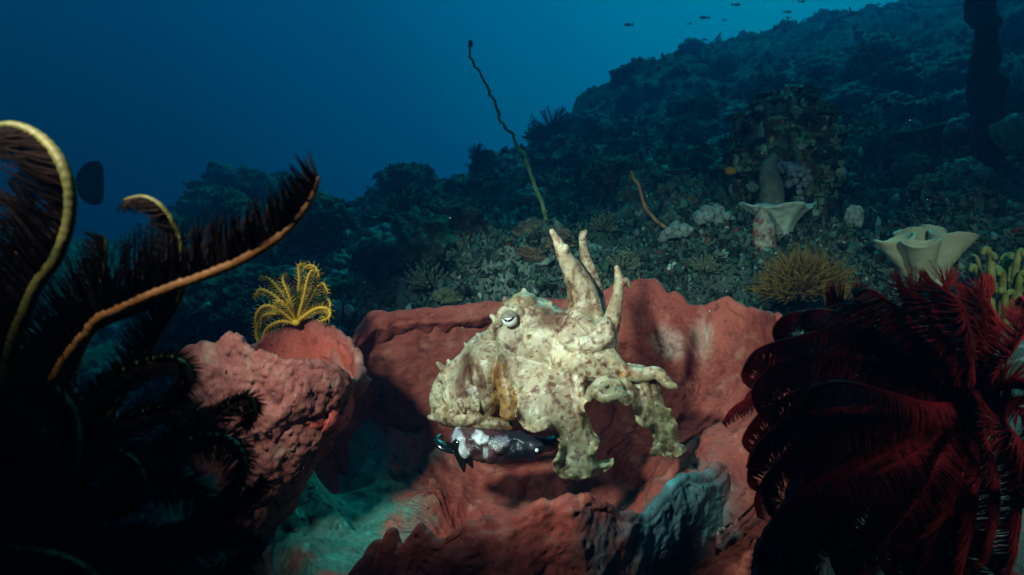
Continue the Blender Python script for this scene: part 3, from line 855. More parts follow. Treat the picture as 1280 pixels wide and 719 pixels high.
def arm_frames(pts, curve_in=None, view=True):
    T = np.gradient(pts, axis=0); T /= np.linalg.norm(T, axis=1)[:, None] + 1e-12
    return T

def feather_arm(root, path, rad, lens, width, step, mr, mp, inward, side_mix=0.5, seg=8, npt=40, beads=0.0, outer=0.0, **kw):
    """path rows (px, py, Y); inward: +1/-1 = the side of the path (in the view) its feathers point to"""
    a = catmull([P(*q)[:] for q in path], 160)
    pts = even(a, npt)
    T = arm_frames(pts)
    view = np.array((0, 1.0, 0))
    q = np.cross(T, view); q /= np.linalg.norm(q, axis=1)[:, None] + 1e-9      # in-plane normal
    oral = -q * inward
    side = np.cross(T, oral)
    rb = MB()
    fine = even(a, npt * (4 if beads else 1))
    rr = np.interp(np.linspace(0, 1, len(fine)), [0, 0.8, 1], [rad, rad * 0.75, rad * 0.3])
    if beads:
        d = np.linspace(0, 1, len(fine))
        rr = rr * (1 + beads * np.sin(np.arange(len(fine)) * math.pi / 1.5))
    rb.tube(fine, rr, seg)
    arm = rb.build('arm', mr, root, root.location)
    pb = MB()
    pinnules(pb, pts, side * side_mix, lens, width, step, oral, **kw)
    if outer:
        pinnules(pb, pts, side * side_mix, [l_ * outer for l_ in lens], width, step, -oral, **kw)
    pb.build('pinnule_fringe', mp, arm, root.location)
    return arm

# near left: dark feather star with long curling arms
loc = P(60, 660, 0.46)
lf = thing('feather_star', 'huge near black feather star with olive and orange rimmed curling arms', 'feather star', loc)
db = MB(); db.ball(P(60, 650, 0.46), (0.035, 0.03, 0.025), 3)
db.build('disc', M['pin_dark'], lf, lf.location)
LA = [
 # path, colour, inward, lens, radius
 ([(60, 640, .46), (70, 520, .44), (110, 415, .42), (150, 385, .41), (210, 360, .405), (290, 330, .40), (350, 295, .39), (385, 255, .385), (398, 222, .38)], 'rach_orange', -1, (.026, .036, .038, .034, .026, .014), .0032),
 ([(55, 640, .45), (60, 500, .43), (95, 430, .42), (130, 403, .42), (170, 390, .42), (208, 372, .425)], 'rach_orange', -1, (.018, .024, .024, .012), .0028),
 ([(50, 640, .45), (10, 480, .42), (40, 370, .40), (72, 320, .39), (88, 265, .385), (82, 215, .38), (55, 175, .38), (15, 156, .38), (-30, 165, .385)], 'rach_olive', -1, (.02, .028, .032, .030, .026, .014), .0034),
 ([(70, 640, .47), (160, 480, .45), (225, 370, .43), (228, 318, .42), (220, 285, .415), (202, 258, .41), (180, 246, .41), (156, 250, .415)], 'rach_olive', -1, (.016, .018, .018, .015, .008), .0022),
 ([(60, 640, .47), (90, 480, .45), (120, 380, .44), (132, 320, .43), (130, 295, .43)], 'rach_olive', -1, (.018, .02, .02, .010), .002),
 ([(70, 650, .45), (90, 530, .42), (150, 470, .41), (200, 450, .41), (228, 455, .41), (236, 475, .41), (222, 505, .412)], 'rach_olive', 1, (.018, .02, .02, .018, .012), .0028),
 ([(0, 700, .40), (50, 640, .37), (88, 580, .36), (92, 530, .36), (70, 490, .365), (30, 480, .37)], 'rach_olive', -1, (.02, .026, .026, .022, .012), .0034),
 ([(80, 660, .46), (160, 600, .45), (230, 555, .44), (280, 548, .435), (302, 570, .43), (302, 600, .43), (288, 620, .43)], 'rach_olive', 1, (.016, .02, .02, .02, .010), .0026),
 ([(80, 660, .47), (180, 570, .47), (250, 530, .47), (290, 505, .47), (312, 497, .468), (318, 512, .465), (308, 536, .465)], 'rach_olive', 1, (.014, .018, .018, .016, .010), .0018),
 ([(80, 680, .46), (150, 670, .45), (220, 668, .44), (270, 640, .44), (310, 620, .44), (330, 600, .445)], 'rach_olive', 1, (.016, .02, .02, .02, .010), .0018),
 ([(60, 680, .44), (140, 690, .42), (230, 685, .42), (290, 665, .425), (325, 678, .43)], 'rach_orange', 1, (.016, .02, .024, .02, .010), .002),
 ([(-40, 690, .36), (20, 690, .35), (80, 700, .35), (130, 730, .36)], 'rach_olive', 1, (.02, .02, .02, .012), .003),
 ([(40, 650, .45), (-20, 560, .43), (-30, 440, .42), (10, 350, .42), (30, 290, .42), (25, 250, .425)], 'rach_orange', -1, (.02, .026, .026, .014), .0024),
 ([(60, 650, .46), (110, 560, .46), (170, 520, .46), (230, 510, .46), (262, 530, .46), (258, 560, .46)], 'rach_olive', 1, (.018, .024, .024, .02, .012), .002),
 ([(60, 650, .46), (30, 560, .45), (35, 480, .44), (60, 430, .44), (95, 410, .44)], 'rach_orange', -1, (.02, .026, .026, .014), .0022),
 ([(60, 670, .45), (120, 630, .44), (190, 600, .44), (240, 610, .44), (262, 640, .44), (245, 665, .44)], 'rach_olive', 1, (.018, .024, .024, .02, .012), .002),
 ([(60, 690, .45), (130, 720, .44), (210, 730, .44), (280, 715, .44), (310, 690, .44)], 'rach_olive', 1, (.018, .024, .024, .02, .012), .002),
 ([(40, 660, .42), (60, 590, .40), (120, 560, .40), (170, 580, .40), (175, 620, .40), (140, 640, .40)], 'rach_orange', 1, (.02, .026, .026, .02, .012), .002),
 ([(30, 660, .42), (0, 600, .40), (10, 540, .40), (60, 545, .40), (75, 590, .40), (40, 620, .40)], 'rach_olive', 1, (.02, .026, .026, .02, .012), .002),
]
for ia, (path, mr, inw, lens, rad) in enumerate(LA):
    ar = feather_arm(lf, path, rad * 1.35, lens, 0.0013, 0.0011, M[mr], M['pin_dark'], inw, side_mix=0.65 if ia < 5 else 1.3, ow=0.75 if ia < 5 else 0.45, outer=0.0 if ia < 5 else 0.6, beads=0.12 if mr == 'rach_orange' else 0.06, npt=46, fwd=0.45, curl=0.3)

# near right: dark red feather star
loc = P(1215, 505, 0.60)
rf = thing('feather_star', 'dark red feather star with broad combed arms curling from one centre', 'feather star', loc)
db = MB(); db.ball(P(1216, 503, 0.60), (0.014, 0.014, 0.012), 3)
for k in range(14):
    t = k / 14 * 2 * math.pi
    c = np.array(P(1216, 503, 0.59)[:])
    db.tube([c, c + np.array((math.cos(t) * .006, -.008, math.sin(t) * .006)), c + np.array((math.cos(t) * .012, -.012, math.sin(t) * .012))], [.0014, .001, .0004], 5)
db.build('disc', M['leather'], rf, rf.location)
RA = [
 [(1207, 492), (1170, 455), (1120, 425), (1070, 400), (1030, 388), (1003, 394), (1008, 415)],
 [(1208, 490), (1180, 430), (1145, 390), (1112, 358), (1086, 338), (1070, 350), (1080, 370)],
 [(1210, 490), (1195, 430), (1172, 385), (1152, 352), (1136, 345), (1130, 360)],
 [(1213, 488), (1214, 430), (1208, 385), (1195, 352), (1175, 340), (1165, 352)],
 [(1217, 488), (1238, 440), (1248, 395), (1238, 365), (1220, 360)],
 [(1222, 490), (1255, 450), (1278, 420), (1295, 390)],
 [(1225, 495), (1262, 480), (1300, 470), (1330, 480)],
 [(1222, 508), (1255, 530), (1285, 570), (1295, 620)],
 [(1218, 512), (1232, 550), (1246, 600), (1246, 650), (1232, 690)],
 [(1213, 512), (1208, 555), (1200, 600), (1178, 650), (1150, 672), (1128, 660)],
 [(1208, 510), (1190, 545), (1165, 590), (1150, 630), (1160, 655)],
 [(1205, 505), (1160, 505), (1105, 490), (1050, 478), (1010, 490), (1000, 520)],
 [(1203, 500), (1160, 480), (1100, 460), (1035, 445), (975, 455), (942, 485), (950, 520)],
 [(1203, 508), (1150, 530), (1075, 540), (1005, 560), (955, 600), (960, 640)],
 [(1205, 510), (1155, 560), (1085, 600), (1035, 650), (1005, 700)],
 [(1210, 512), (1180, 570), (1125, 650), (1085, 690), (1078, 668), (1090, 655)],
 [(1206, 490), (1130, 425), (1055, 382), (995, 372), (968, 395), (975, 425)],
 [(1205, 495), (1130, 450), (1050, 415), (985, 425), (945, 440), (928, 465)],
 [(1205, 503), (1140, 510), (1060, 510), (990, 525), (945, 560), (935, 600)],
 [(1208, 510), (1150, 580), (1100, 640), (1060, 700), (1050, 740)],
 [(1212, 512), (1195, 600), (1170, 680), (1140, 730)],
 [(1216, 512), (1222, 600), (1210, 680), (1190, 740)],
 [(1205, 506), (1150, 545), (1060, 580), (985, 630), (950, 690), (955, 730)],
 [(1222, 505), (1270, 510), (1310, 530), (1330, 570)],
 [(1220, 510), (1262, 560), (1275, 630), (1265, 700)],
 [(1214, 489), (1228, 420), (1232, 375), (1222, 345)],
 [(1209, 490), (1160, 415), (1110, 375), (1060, 360), (1030, 368)],
 [(1205, 508), (1120, 560), (1040, 610), (985, 680), (975, 730)],
 [(1206, 500), (1120, 485), (1030, 480), (960, 510), (930, 545)],
]
for k in range(26):
    t = math.pi * (0.93 + 0.62 * k / 25)
    l_ = random.uniform(210, 300)
    dx, dy = math.cos(t) * l_, -math.sin(t) * l_
    cx_, cy_ = -dy * random.uniform(.05, .16), dx * random.uniform(.05, .16)
    RA.append([(1215, 500), (1215 + dx * .35 + cx_, 500 + dy * .35 + cy_), (1215 + dx * .7 + cx_ * 1.5, 500 + dy * .7 + cy_ * 1.5), (1215 + dx, 500 + dy), (1215 + dx * 1.08 - cx_ * 1.2, 500 + dy * 1.08 - cy_ * 1.2)])
NBACK = 26
for k, pth in enumerate(RA):
    back = k >= len(RA) - NBACK
    if not back and min(y for x, y in pth) < 374:
        pth = [(x, 500 - (500 - y) * 0.85) for x, y in pth]
    n = len(pth)
    depth = 0.03 + 0.035 * (k % 4) / 3
    far = pth[-1][0] < 1100
    path = []
    for i, (x, y) in enumerate(pth):
        u = i / (n - 1)
        yy = 0.60 - depth * math.sin(u * math.pi * 0.9) * 1.6 + (0.05 * u if k >= 16 else 0.015 * u)
        if back: yy = 0.61 + 0.06 * u
        path.append((x, y, yy))
    if not back:
        (xa, ya, za), (xb, yb, zb) = path[-2], path[-1]
        dx, dy = xb - xa, yb - ya; l_ = math.hypot(dx, dy) + 1e-6
        a0_, a1_, a2_ = (np.array(pth[j], float) for j in (0, n // 2, n - 1))
        sg = 1 if np.cross(a1_ - a0_, a2_ - a1_) > 0 else -1
        for q in range(1, 4):
            an_ = math.atan2(dy, dx) + sg * q * 0.75
            lx, ly, lz = path[-1]
            path.append((lx + math.cos(an_) * (17 - 3 * q), ly + math.sin(an_) * (17 - 3 * q), lz - .004))
    L_ = random.uniform(.018, .023)
    # feathers point to the concave side of the curl
    a0, a1, a2 = (np.array(pth[j], float) for j in (0, n // 2, n - 1))
    cz = np.cross(a1 - a0, a2 - a1)
    inw = 1 if cz > 0 else -1
    feather_arm(rf, path, 0.0022, (.012, L_, L_, L_ * 0.8, L_ * 0.25), 0.0011, 0.0011, M['rach_red'], M['pin_red'], inw, side_mix=1.0, npt=40, fwd=0.20, curl=0.5, jit=.10)

# yellow feather star on the left sponge
loc = P(372, 402, 1.05)
yf = thing('feather_star', 'small yellow feather star perched on the lumpy left sponge', 'feather star', loc)
db = MB(); db.ball(P(370, 403, 1.05), (0.007, 0.007, 0.006), 2)
db.build('disc', M['yellow'], yf, yf.location)
YA = [
 [(368, 404), (355, 395), (338, 392), (324, 400), (320, 418), (326, 430), (340, 428)],
 [(367, 402), (350, 388), (332, 382), (321, 392), (319, 408)],
 [(368, 400), (352, 378), (338, 366), (324, 362), (318, 372)],
 [(369, 399), (358, 375), (346, 358), (336, 348), (326, 346)],
 [(369, 398), (362, 372), (354, 352), (354, 343)],
 [(370, 398), (368, 374), (362, 362), (352, 366)],
 [(371, 398), (372, 370), (374, 348), (373, 332), (382, 330)],
 [(372, 398), (380, 370), (384, 350), (390, 338), (400, 342)],
 [(373, 398), (385, 378), (396, 360), (404, 354), (410, 366)],
 [(374, 399), (392, 380), (406, 372), (413, 380), (408, 392)],
 [(374, 400), (394, 386), (410, 386), (412, 396), (400, 402)],
 [(368, 403), (350, 402), (334, 410), (328, 424), (334, 432)],
 [(372, 399), (376, 378), (380, 364), (388, 362)],
 [(370, 400), (360, 384), (350, 376), (342, 382)],
 [(373, 399), (390, 370), (398, 346), (394, 334), (384, 332), (378, 340)],
 [(369, 401), (348, 390), (330, 394), (325, 410)],
]
for k, pth in enumerate(YA):
    n = len(pth)
    path = [(x, y, 1.05 + (0.03 if k % 3 == 0 else -0.03 if k % 3 == 1 else 0.0) * math.sin(i / (n - 1) * 2.4)) for i, (x, y) in enumerate(pth)]
    a0, a1, a2 = (np.array(pth[j], float) for j in (0, n // 2, n - 1))
    inw = 1 if np.cross(a1 - a0, a2 - a1) > 0 else -1
    feather_arm(yf, path, 0.0030, (.005, .010, .012, .011, .006), 0.0011, 0.0052, M['yellow'], M['yellow_pin'], inw, side_mix=0.3, npt=26, fwd=0.6, curl=0.3, ow=0.9, jit=.06)
    feather_arm(yf, [(x, y, z - .002) for x, y, z in path], 0.0012, (.004, .008, .010, .009, .005), 0.0011, 0.0056, M['yellow'], M['yellow_pin'], -inw, side_mix=0.3, npt=26, fwd=0.7, curl=0.1, ow=0.9, jit=.06)

# ------------------------------------------------------------------ whip corals
def whip(label, path, m, tip=None, n=70, jit=0.0):
    a = catmull(path, n)
    pts = np.array([P(*q[:3])[:] for q in a])
    loc = pts[0]
    t = thing('whip_coral', label, 'whip coral', loc)
    pts = pts + jit * np.stack([fbm(np.stack([np.arange(n) * 0.35, np.zeros(n) + k, np.zeros(n)], 1), 2, k) for k in range(3)], 1)
    rad = a[:, 3] / 1280 * 1.5 * a[:, 2] * (1 + 0.15 * vnoise(np.stack([np.arange(n) * .8, np.zeros(n), np.zeros(n)], 1), 4))
    b = MB(); b.tube(pts, rad, 8); b.build('stem', m, t, t.location)
    if tip:
        b = MB(); b.tube([pts[-1] - np.array((0, 0, .004)), pts[-1] + np.array((0.001, 0, .010))], [.0055, .0045], 8); b.build('tip', M[tip], t, t.location)
    return t
whip('long thin green whip coral rising above the cuttlefish into open water', [(700, 345, 1.9, 2.6), (685, 288, 1.8, 2.6), (676, 255, 1.75, 2.6), (662, 215, 1.7, 2.4), (652, 190, 1.68, 2.3), (640, 165, 1.66, 2.2), (625, 150, 1.65, 2.1),
      (618, 128, 1.64, 1.9), (612, 112, 1.63, 1.8), (600, 92, 1.62, 1.7), (590, 75, 1.6, 1.6), (587, 55, 1.6, 1.5)], M['whip'], 'black', 90, 0.004)
whip('short orange brown whip coral leaning on the reef behind the cuttlefish', [(848, 296, 1.80, 2.0), (838, 287, 1.76, 2.4), (822, 278, 1.74, 2.2), (808, 262, 1.74, 2.1), (802, 245, 1.74, 2.0), (796, 228, 1.74, 2.0), (790, 214, 1.74, 1.7)], M['whip_orange'], None, 40, 0.003)

# ------------------------------------------------------------------ leather corals
def fluted(name, label, cpx, cpy, Y, r_top, h, r_base, lobes, depth, tilt, m, seed=0, flare=1.5, flat=0.0, cat='leather coral', lobe_amp=0.22):
    """stalk that flares into a fluted cup; sizes in px"""
    k = 1.5 / 1280 * Y
    loc = P(cpx, cpy, Y)
    t = thing(name, label, cat, loc)
    n, rows = 160, []
    th = np.linspace(0, 2 * math.pi, n, endpoint=False)
    wob = 1 + lobe_amp * np.sin(lobes * th + seed) + 0.10 * np.sin((lobes - 2) * th + 2 * seed) + 0.06 * np.sin((lobes * 2 + 1) * th)
    def ring(s, inner=False):
        u = s ** flare
        rad = r_base + (r_top - r_base) * u
        rr = rad * (1 + (wob - 1) * s ** 1.6)
        if inner:
            rr = rr - r_top * 0.05
        z = h * s * (1 - flat * s) + h * 0.05 * s ** 3 * np.sin(lobes * th + seed + 0.6)
        if inner:
            z = z - h * depth * (1 - s) * 1.0
        return np.stack([rr * np.cos(th), rr * np.sin(th), z + 0 * th], 1)
    for s in np.linspace(0, 1, 40): rows.append(ring(s))
    q = ring(1.0); q[:, 2] += h * 0.03; q[:, :2] *= 0.985; rows.append(q)
    for s in np.linspace(1, 0.15, 34):
        q = ring(s, True)
        rows.append(q)
    G = np.stack(rows).reshape(-1, 3) * k
    ct, st = math.cos(tilt), math.sin(tilt)
    G = np.stack([G[:, 0], G[:, 1] * ct - G[:, 2] * st * 1.0, G[:, 1] * st + G[:, 2] * ct], 1)
    G = G + 0.0018 * fbm(G * 60, 3, seed + 2)[:, None]
    nr = len(rows)
    f = [(i * n + j, i * n + (j + 1) % n, (i + 1) * n + (j + 1) % n, (i + 1) * n + j) for i in range(nr - 1) for j in range(n)]
    f.append(tuple(range(n))[::-1]); f.append(tuple((nr - 1) * n + j for j in range(n)))
    mesh_np('cup', G + np.array(loc[:]), f, m, t, t.location, True, np.ones((len(G), 3)))
    return t
loc = P(1157, 360, 1.45)
t = thing('leather_coral', 'pale cream fluted leather coral above the dark red feather star', 'leather coral', loc)
mb = MB()
def flute(base, top, r0, r1, sq, seed, n=44):
    """one flared hollow cup leaning from base to top (px, py, Y)"""
    a = np.array(P(*base)[:]); b = np.array(P(*top)[:])
    k = 1.5 / 1280 * base[2]
    d = b - a; h = np.linalg.norm(d); d /= h
    up = d * 0.35 + np.array((0, -0.10, 1.0)) * 0.65; up /= np.linalg.norm(up)
    th = np.linspace(0, 2 * math.pi, n, endpoint=False)
    rows = []
    prof = [(0, r0, 0), (.3, r0 * .95, 0), (.6, r0 + (r1 - r0) * .35, 0), (.82, r0 + (r1 - r0) * .72, 0), (.95, r1 * 1.0, 0), (1.0, r1 * 1.04, 0), (1.02, r1 * .97, 0), (1.0, r1 * .86, 0), (.9, r1 * .70, 0), (.75, r1 * .5, 0), (.55, r1 * .25, 0)]
    for s_, r_, _ in prof:
        ax = d * (1 - s_) + up * s_; ax /= np.linalg.norm(ax)
        u1 = np.cross(ax, (0, 1, 0.1)); u1 /= np.linalg.norm(u1); u2 = np.cross(ax, u1)
        wob = 1 + .16 * s_ * np.sin(2 * th + seed) + .07 * s_ * np.sin(3 * th + 2 * seed)
        lift = .14 * r1 * s_ ** 3 * np.sin(2 * th + seed + 1)
        rows.append(a + d * h * s_ + k * ((r_ * wob * np.cos(th) * sq)[:, None] * u1 + (r_ * wob * np.sin(th))[:, None] * u2 + lift[:, None] * ax))
    nr = len(rows)
    f = [(i * n + j, i * n + (j + 1) % n, (i + 1) * n + (j + 1) % n, (i + 1) * n + j) for i in range(nr - 1) for j in range(n)]
    f.append(tuple(range(n))[::-1]); f.append(tuple((nr - 1) * n + j for j in range(n)))
    mb.add(np.concatenate(rows), f)
pxtube(mb, [(1157, 372, 1.45, 27), (1157, 350, 1.45, 26), (1156, 330, 1.45, 20)], 24, 16)
flute((1148, 345, 1.44), (1119, 298, 1.43), 13, 21, 1.15, 0.4)
flute((1156, 346, 1.42), (1152, 302, 1.37), 13, 18, 1.1, 1.9)
flute((1166, 345, 1.44), (1190, 292, 1.43), 13, 21, 1.15, 3.1)
flute((1152, 342, 1.48), (1138, 288, 1.50), 12, 17, 1.2, 4.4)
flute((1162, 342, 1.48), (1164, 286, 1.50), 12, 18, 1.2, 5.2)
v, nn_, f = remeshed(mb, 0.0026, 6)
v = v + nn_ * (0.0012 * fbm(v * 45, 3, 5))[:, None]
mesh_np('cup', v, f, M['leather'], t, t.location, True, np.ones((len(v), 3)))
mc = fluted('leather_coral', 'pale flat topped leather coral with green top in front of the mossy boulder', 970, 316, 1.7, 42, 58, 17, 4, 0.10, 0.10, M['smallsponge'], 0.5, 3.4, lobe_amp=0.09)

def fuzz(name, label, cat, cpx, cpy, Y, rx, ry, count, m, seed, ln=14, width=0.0012, mesh_name=None):
    k = 1.5 / 1280 * Y
    loc = P(cpx, cpy, Y)
    t = thing(name, label, cat, loc)
    b = MB()
    r_ = random.Random(seed)
    c = np.array(loc[:])
    for i in range(count):
        d = np.array((r_.gauss(0, 1), r_.gauss(0, 1), abs(r_.gauss(0, 1)) * 1.1 + 0.05)); d /= np.linalg.norm(d)
        base = c + d * np.array((rx, rx, ry)) * k * r_.uniform(0.2, 0.9)
        tipv = d + np.array((r_.gauss(0, .35), r_.gauss(0, .35), r_.gauss(0, .35)))
        l = ln * k * r_.uniform(0.5, 1.3)
        mid = base + tipv * l * 0.5 + np.array((r_.gauss(0, 1), r_.gauss(0, 1), r_.gauss(0, 1))) * l * 0.08
        tt = r_.uniform(0.5, 1.3)
        b.tube([base, mid, base + tipv * l], [width, width * 0.8, width * 0.25], 4, tone=(tt, tt, tt))
    b.build(mesh_name or 'fronds', m, t, t.location)
    return t
fuzz('hydroid_bush', 'brown fuzzy bush in front of the dark red feather star', 'hydroid', 1003, 372, 1.35, 58, 55, 2600, M['brown'], 3, ln=16, width=0.0010)

# olive finger clump at the right edge
loc = P(1250, 400, 1.2)
oc = thing('finger_coral', 'olive green clump of curling fingers at the right edge beside the cream coral', 'finger coral', loc)
k = 1.5 / 1280 * 1.2
r_ = random.Random(5)
for i in range(30):
    x0 = 1250 + r_.uniform(-30, 34); Yb = 1.2 + r_.uniform(-.05, .06)
    hgt = r_.uniform(40, 95); lean = (x0 - 1250) * 0.5 + r_.uniform(-8, 8)
    cl = r_.choice((-1, 1)) * r_.uniform(4, 14)
    b = MB()
    pxtube(b, [(x0, 405, Yb, 4.0), (x0 + lean * .4, 405 - hgt * .5, Yb - .01, 4.2), (x0 + lean * .8, 405 - hgt * .85, Yb - .015, 4.2), (x0 + lean + cl * .5, 405 - hgt, Yb - .02, 4.0), (x0 + lean + cl, 405 - hgt * .93, Yb - .025, 3.0)], 8, 18)
    b.build('finger', M['olive'], oc, oc.location)

# ------------------------------------------------------------------ reef boulder with growth
def lump(name, label, cat, c, r, m, seed, amp=0.25, freq=2.2, sub=5, tone=None, group=None, mottle=None, parent=None):
    v, f = ico(sub)
    d = 1 + amp * fbm(v * freq + seed, 4, seed) + amp * 0.6 * np.clip(0.6 - cells(v * freq * 1.8 + seed, seed), 0, 1) - amp * .15 + amp * 0.25 * fbm(v * freq * 5, 3, seed + 4)
    q = v * d[:, None] * np.asarray(r) + np.asarray(c)
    tn = np.ones((len(q), 3)) * np.array(tone if tone is not None else (1, 1, 1))
    if mottle:
        for (cl, fq, th) in mottle:
            mk = smooth(th, th + 0.2, fbm(v * fq + 5 * seed, 3, int(fq * 10)))[:, None]
            tn = tn * (1 - mk) + np.array(cl) * mk
    o = mesh_np(name, q, f, m, parent, parent.location if parent else Vector(c), True, tn)
    if label: tag(o, label, cat, group)
    return o
c = P(976, 196, 2.0)
bo = lump('coral_boulder', 'tall mossy reef boulder crusted with growth behind the flat leather coral', 'boulder', c, (0.150, 0.150, 0.195), M['reef'], 4, 0.26, 2.0, 6, (2.4, 2.2, 1.7), mottle=[((2.6, 3.4, 2.0), 3.4, .05), ((3.6, 1.1, .6), 5.0, .30), ((.35, .35, .35), 2.6, .1), ((3.6, 3.8, 3.2), 8.0, .35)])
def cauliflower(name, label, cat, c, r, m, seed, cnt=90, tone=(1, 1, 1), group=None, knob=0.24, up=0.2):
    r_ = np.random.default_rng(seed)
    b = MB()
    for i in range(cnt):
        d = r_.normal(size=3); d[2] = abs(d[2]) + up; d /= np.linalg.norm(d)
        s = r * knob * r_.uniform(.6, 1.2)
        t_ = r_.uniform(.6, 1.15)
        v, f = ico(1)
        q = v * (1 + .25 * vnoise(v * 2.1 + i, seed))[:, None] * s
        b.add(q + np.asarray(c) + d * np.array((r, r, r)) * r_.uniform(.65, 1.0), f, tuple(np.array(tone) * t_))
    o = b.build(name, m, None, Vector(c))
    return tag(o, label, cat, group)
gb = MB()
vb = np.array([q.co[:] for q in bo.data.vertices]) + np.array(bo.location[:])
for i in rng.choice(len(vb), 700, replace=False):
    if vb[i][1] > c[1] + .08: continue
    v, f = ico(3)
    s_ = random.uniform(.005, .019)
    sh = random.choice(((1.5, 1.5, .35), (.45, .45, 1.6), (1, 1, .8), (1.3, .6, 1.0)))
    q = v * (1 + .55 * fbm(v * 1.6 + i, 3, 3) + .35 * np.clip(.5 - cells(v * 2.6 + i, 5), -.3, 1))[:, None] * s_ * np.array(sh)
    gb.add(q + vb[i], f, random.choice(((.32, .40, .28), (.20, .24, .12), (.08, .10, .08), (.20, .12, .08), (.03, .03, .03), (.05, .06, .05), (.50, .52, .44), (.20, .09, .07))))
gb.build('crust', M['growth'], bo, c)
cauliflower('soft_coral', 'grey lilac knobbly soft coral hanging on the mossy boulder', 'soft coral', P(986, 228, 1.84), 0.056, M['softc'], 3, 130, (0.9, .85, 1.0), knob=.2, up=-.3)
b = MB(); pxtube(b, [(966, 262, 1.83, 14), (964, 235, 1.82, 15), (960, 212, 1.83, 11), (967, 194, 1.84, 4)], 10, 20)
b.v[0] += 0.006 * fbm(b.v[0] * 30, 3, 8)[:, None]
o = b.build('sponge', M['coral'], None, P(966, 268, 1.83)); tag(o, 'upright brownish pointed sponge beside the grey lilac soft coral', 'sponge')
lump('sponge', 'small bright orange sponge on the left flank of the mossy boulder', 'sponge', P(913, 214, 1.92), (.016, .014, .012), M['orange_patch'], 9, .2, 2, 3)
lump('sponge', 'round rust coloured sponge on top of the mossy boulder', 'sponge', P(992, 113, 1.97), (.022, .022, .016), M['sponge'], 19, .2, 2, 3, (.8, .6, .5))
b = MB(); pxtube(b, [(962, 318, 1.62, 11), (957, 295, 1.6, 13), (952, 275, 1.6, 10), (950, 262, 1.6, 5)], 10, 30)
b.v[0] += 0.012 * fbm(b.v[0] * 35, 3, 8)[:, None]
M['crust'] = mat('crusted_stump', (.14, .06, .04), (.5, .4, .34), 60, .85, .9, 120, [((.35, .06, .05), 45, .55, .62, .9)], bdist=.01)
o = b.build('crusted_stump', M['crust'], None, P(962, 318, 1.62)); tag(o, 'short red and white crusted stump before the flat leather coral', 'stump')
# rounded crusty head right behind the sponge
hd = lump('stony_coral', 'reddish brown coral head with pale knobs on top behind the cup sponge rim', 'coral', P(853, 358, 1.62), (.055, .05, .04), M['crust'], 14, .3, 2.4, 5, (.5, .45, .4))
kb = MB()
for i in range(24):
    kb.ball(np.array(P(852 + random.uniform(-16, 16), 332 + random.uniform(-2, 5), 1.60 + random.uniform(-.02, .03))[:]), random.uniform(.004, .007), 2)
kb.build('knob_cluster', M['smallsponge'], hd, hd.location)

lump('reef_rock', 'dark rock under the huge near black feather star', 'rock', (-0.33, 0.52, -0.52), (0.15, 0.13, 0.33), M['dark'], 33, .3, 2.0, 5)
# pale little sponges
def vase(label, px_, py_, Y, r, h, m, tone, seed, group=None, cat='sponge', name='tube_sponge', lean=(0, 0)):
    k = 1.5 / 1280 * Y
    v, f = ico(5)
    top = np.clip(v[:, 2], 0, 1)
    q = v * np.array((r, r, h * .55)) * (1 + .22 * fbm(v * 1.6 + seed, 3, seed) + .10 * fbm(v * 5 + seed, 2, seed) - .06 * smooth(.35, .15, cells(v * 5, seed)))[:, None]
    q[:, 2] -= h * .30 * smooth(.45, .05, np.hypot(v[:, 0], v[:, 1])) * (v[:, 2] > 0)
    q[:, 2] += h * .5
    loc = P(px_, py_, Y)
    tn = np.array(tone) * (0.85 + .4 * fbm(v * 3, 3, seed))[:, None]
    o = mesh_np(name, q * k + np.array(loc[:]), f, m, None, loc, True, tn)
    return tag(o, label, cat, group)
vase('pale bluish tube sponge standing left of the cream fluted coral', 1068, 285, 1.75, 11, 28, M['smallsponge'], (1, 1, 1), 3)
vase('round pale pink sponge at the foot of the orange whip coral', 826, 264, 2.1, 10, 20, M['smallsponge'], (1.0, .8, .75), 4)
vase('small round whitish sponge to the right of the flat leather coral', 1010, 300, 1.8, 8, 16, M['smallsponge'], (1, .9, .85), 5)
vase('pale tube sponge just right of the yellow feather star', 420, 400, 1.6, 7, 24, M['smallsponge'], (.7, .7, .7), 6)
vase('small lilac tube sponge between the yellow feather star and the cup sponge', 436, 396, 1.6, 6, 15, M['smallsponge'], (.6, .6, .8), 7)
# right edge: dark column, pale ribbed sponge
c = P(1228, 200, 2.2)
b = MB(); pxtube(b, [(1242, 250, 2.2, 30), (1242, 205, 2.2, 20), (1234, 150, 2.2, 13), (1226, 110, 2.2, 18), (1231, 60, 2.2, 13), (1227, 20, 2.2, 18), (1236, -30, 2.2, 13), (1242, -90, 2.2, 10)], 24, 60)
b.v[0] += np.stack([0.035 * fbm(b.v[0] * 11, 4, 18 + q) for q in range(3)], 1)
o = b.build('sponge_column', M['dark'], None, P(1236, 250, 2.2)); tag(o, 'tall black sponge column rising out of the frame at the right edge', 'sponge')
k = 1.5 / 1280 * 2.12
n = 120; th = np.linspace(0, 2 * math.pi, n, endpoint=False)
rows = []
for s, z in ((.5, 0), (.8, .15), (1.0, .4), (1.05, .65), (.95, .9), (.8, 1.0), (.6, .95), (.1, .85)):
    rr = 17 * s * (1 + .10 * np.cos(9 * th))
    rows.append(np.stack([rr * np.cos(th), rr * np.sin(th), 42 * z + 0 * th], 1))
G = np.concatenate(rows) * k
ang = R(28)
G = np.stack([G[:, 0] * math.cos(ang) - G[:, 2] * math.sin(ang), G[:, 1], G[:, 0] * math.sin(ang) + G[:, 2] * math.cos(ang)], 1)
f = [(i * n + j, i * n + (j + 1) % n, (i + 1) * n + (j + 1) % n, (i + 1) * n + j) for i in range(7) for j in range(n)] + [tuple(range(n))[::-1], tuple(7 * n + j for j in range(n))]
loc = P(1272, 186, 2.12)
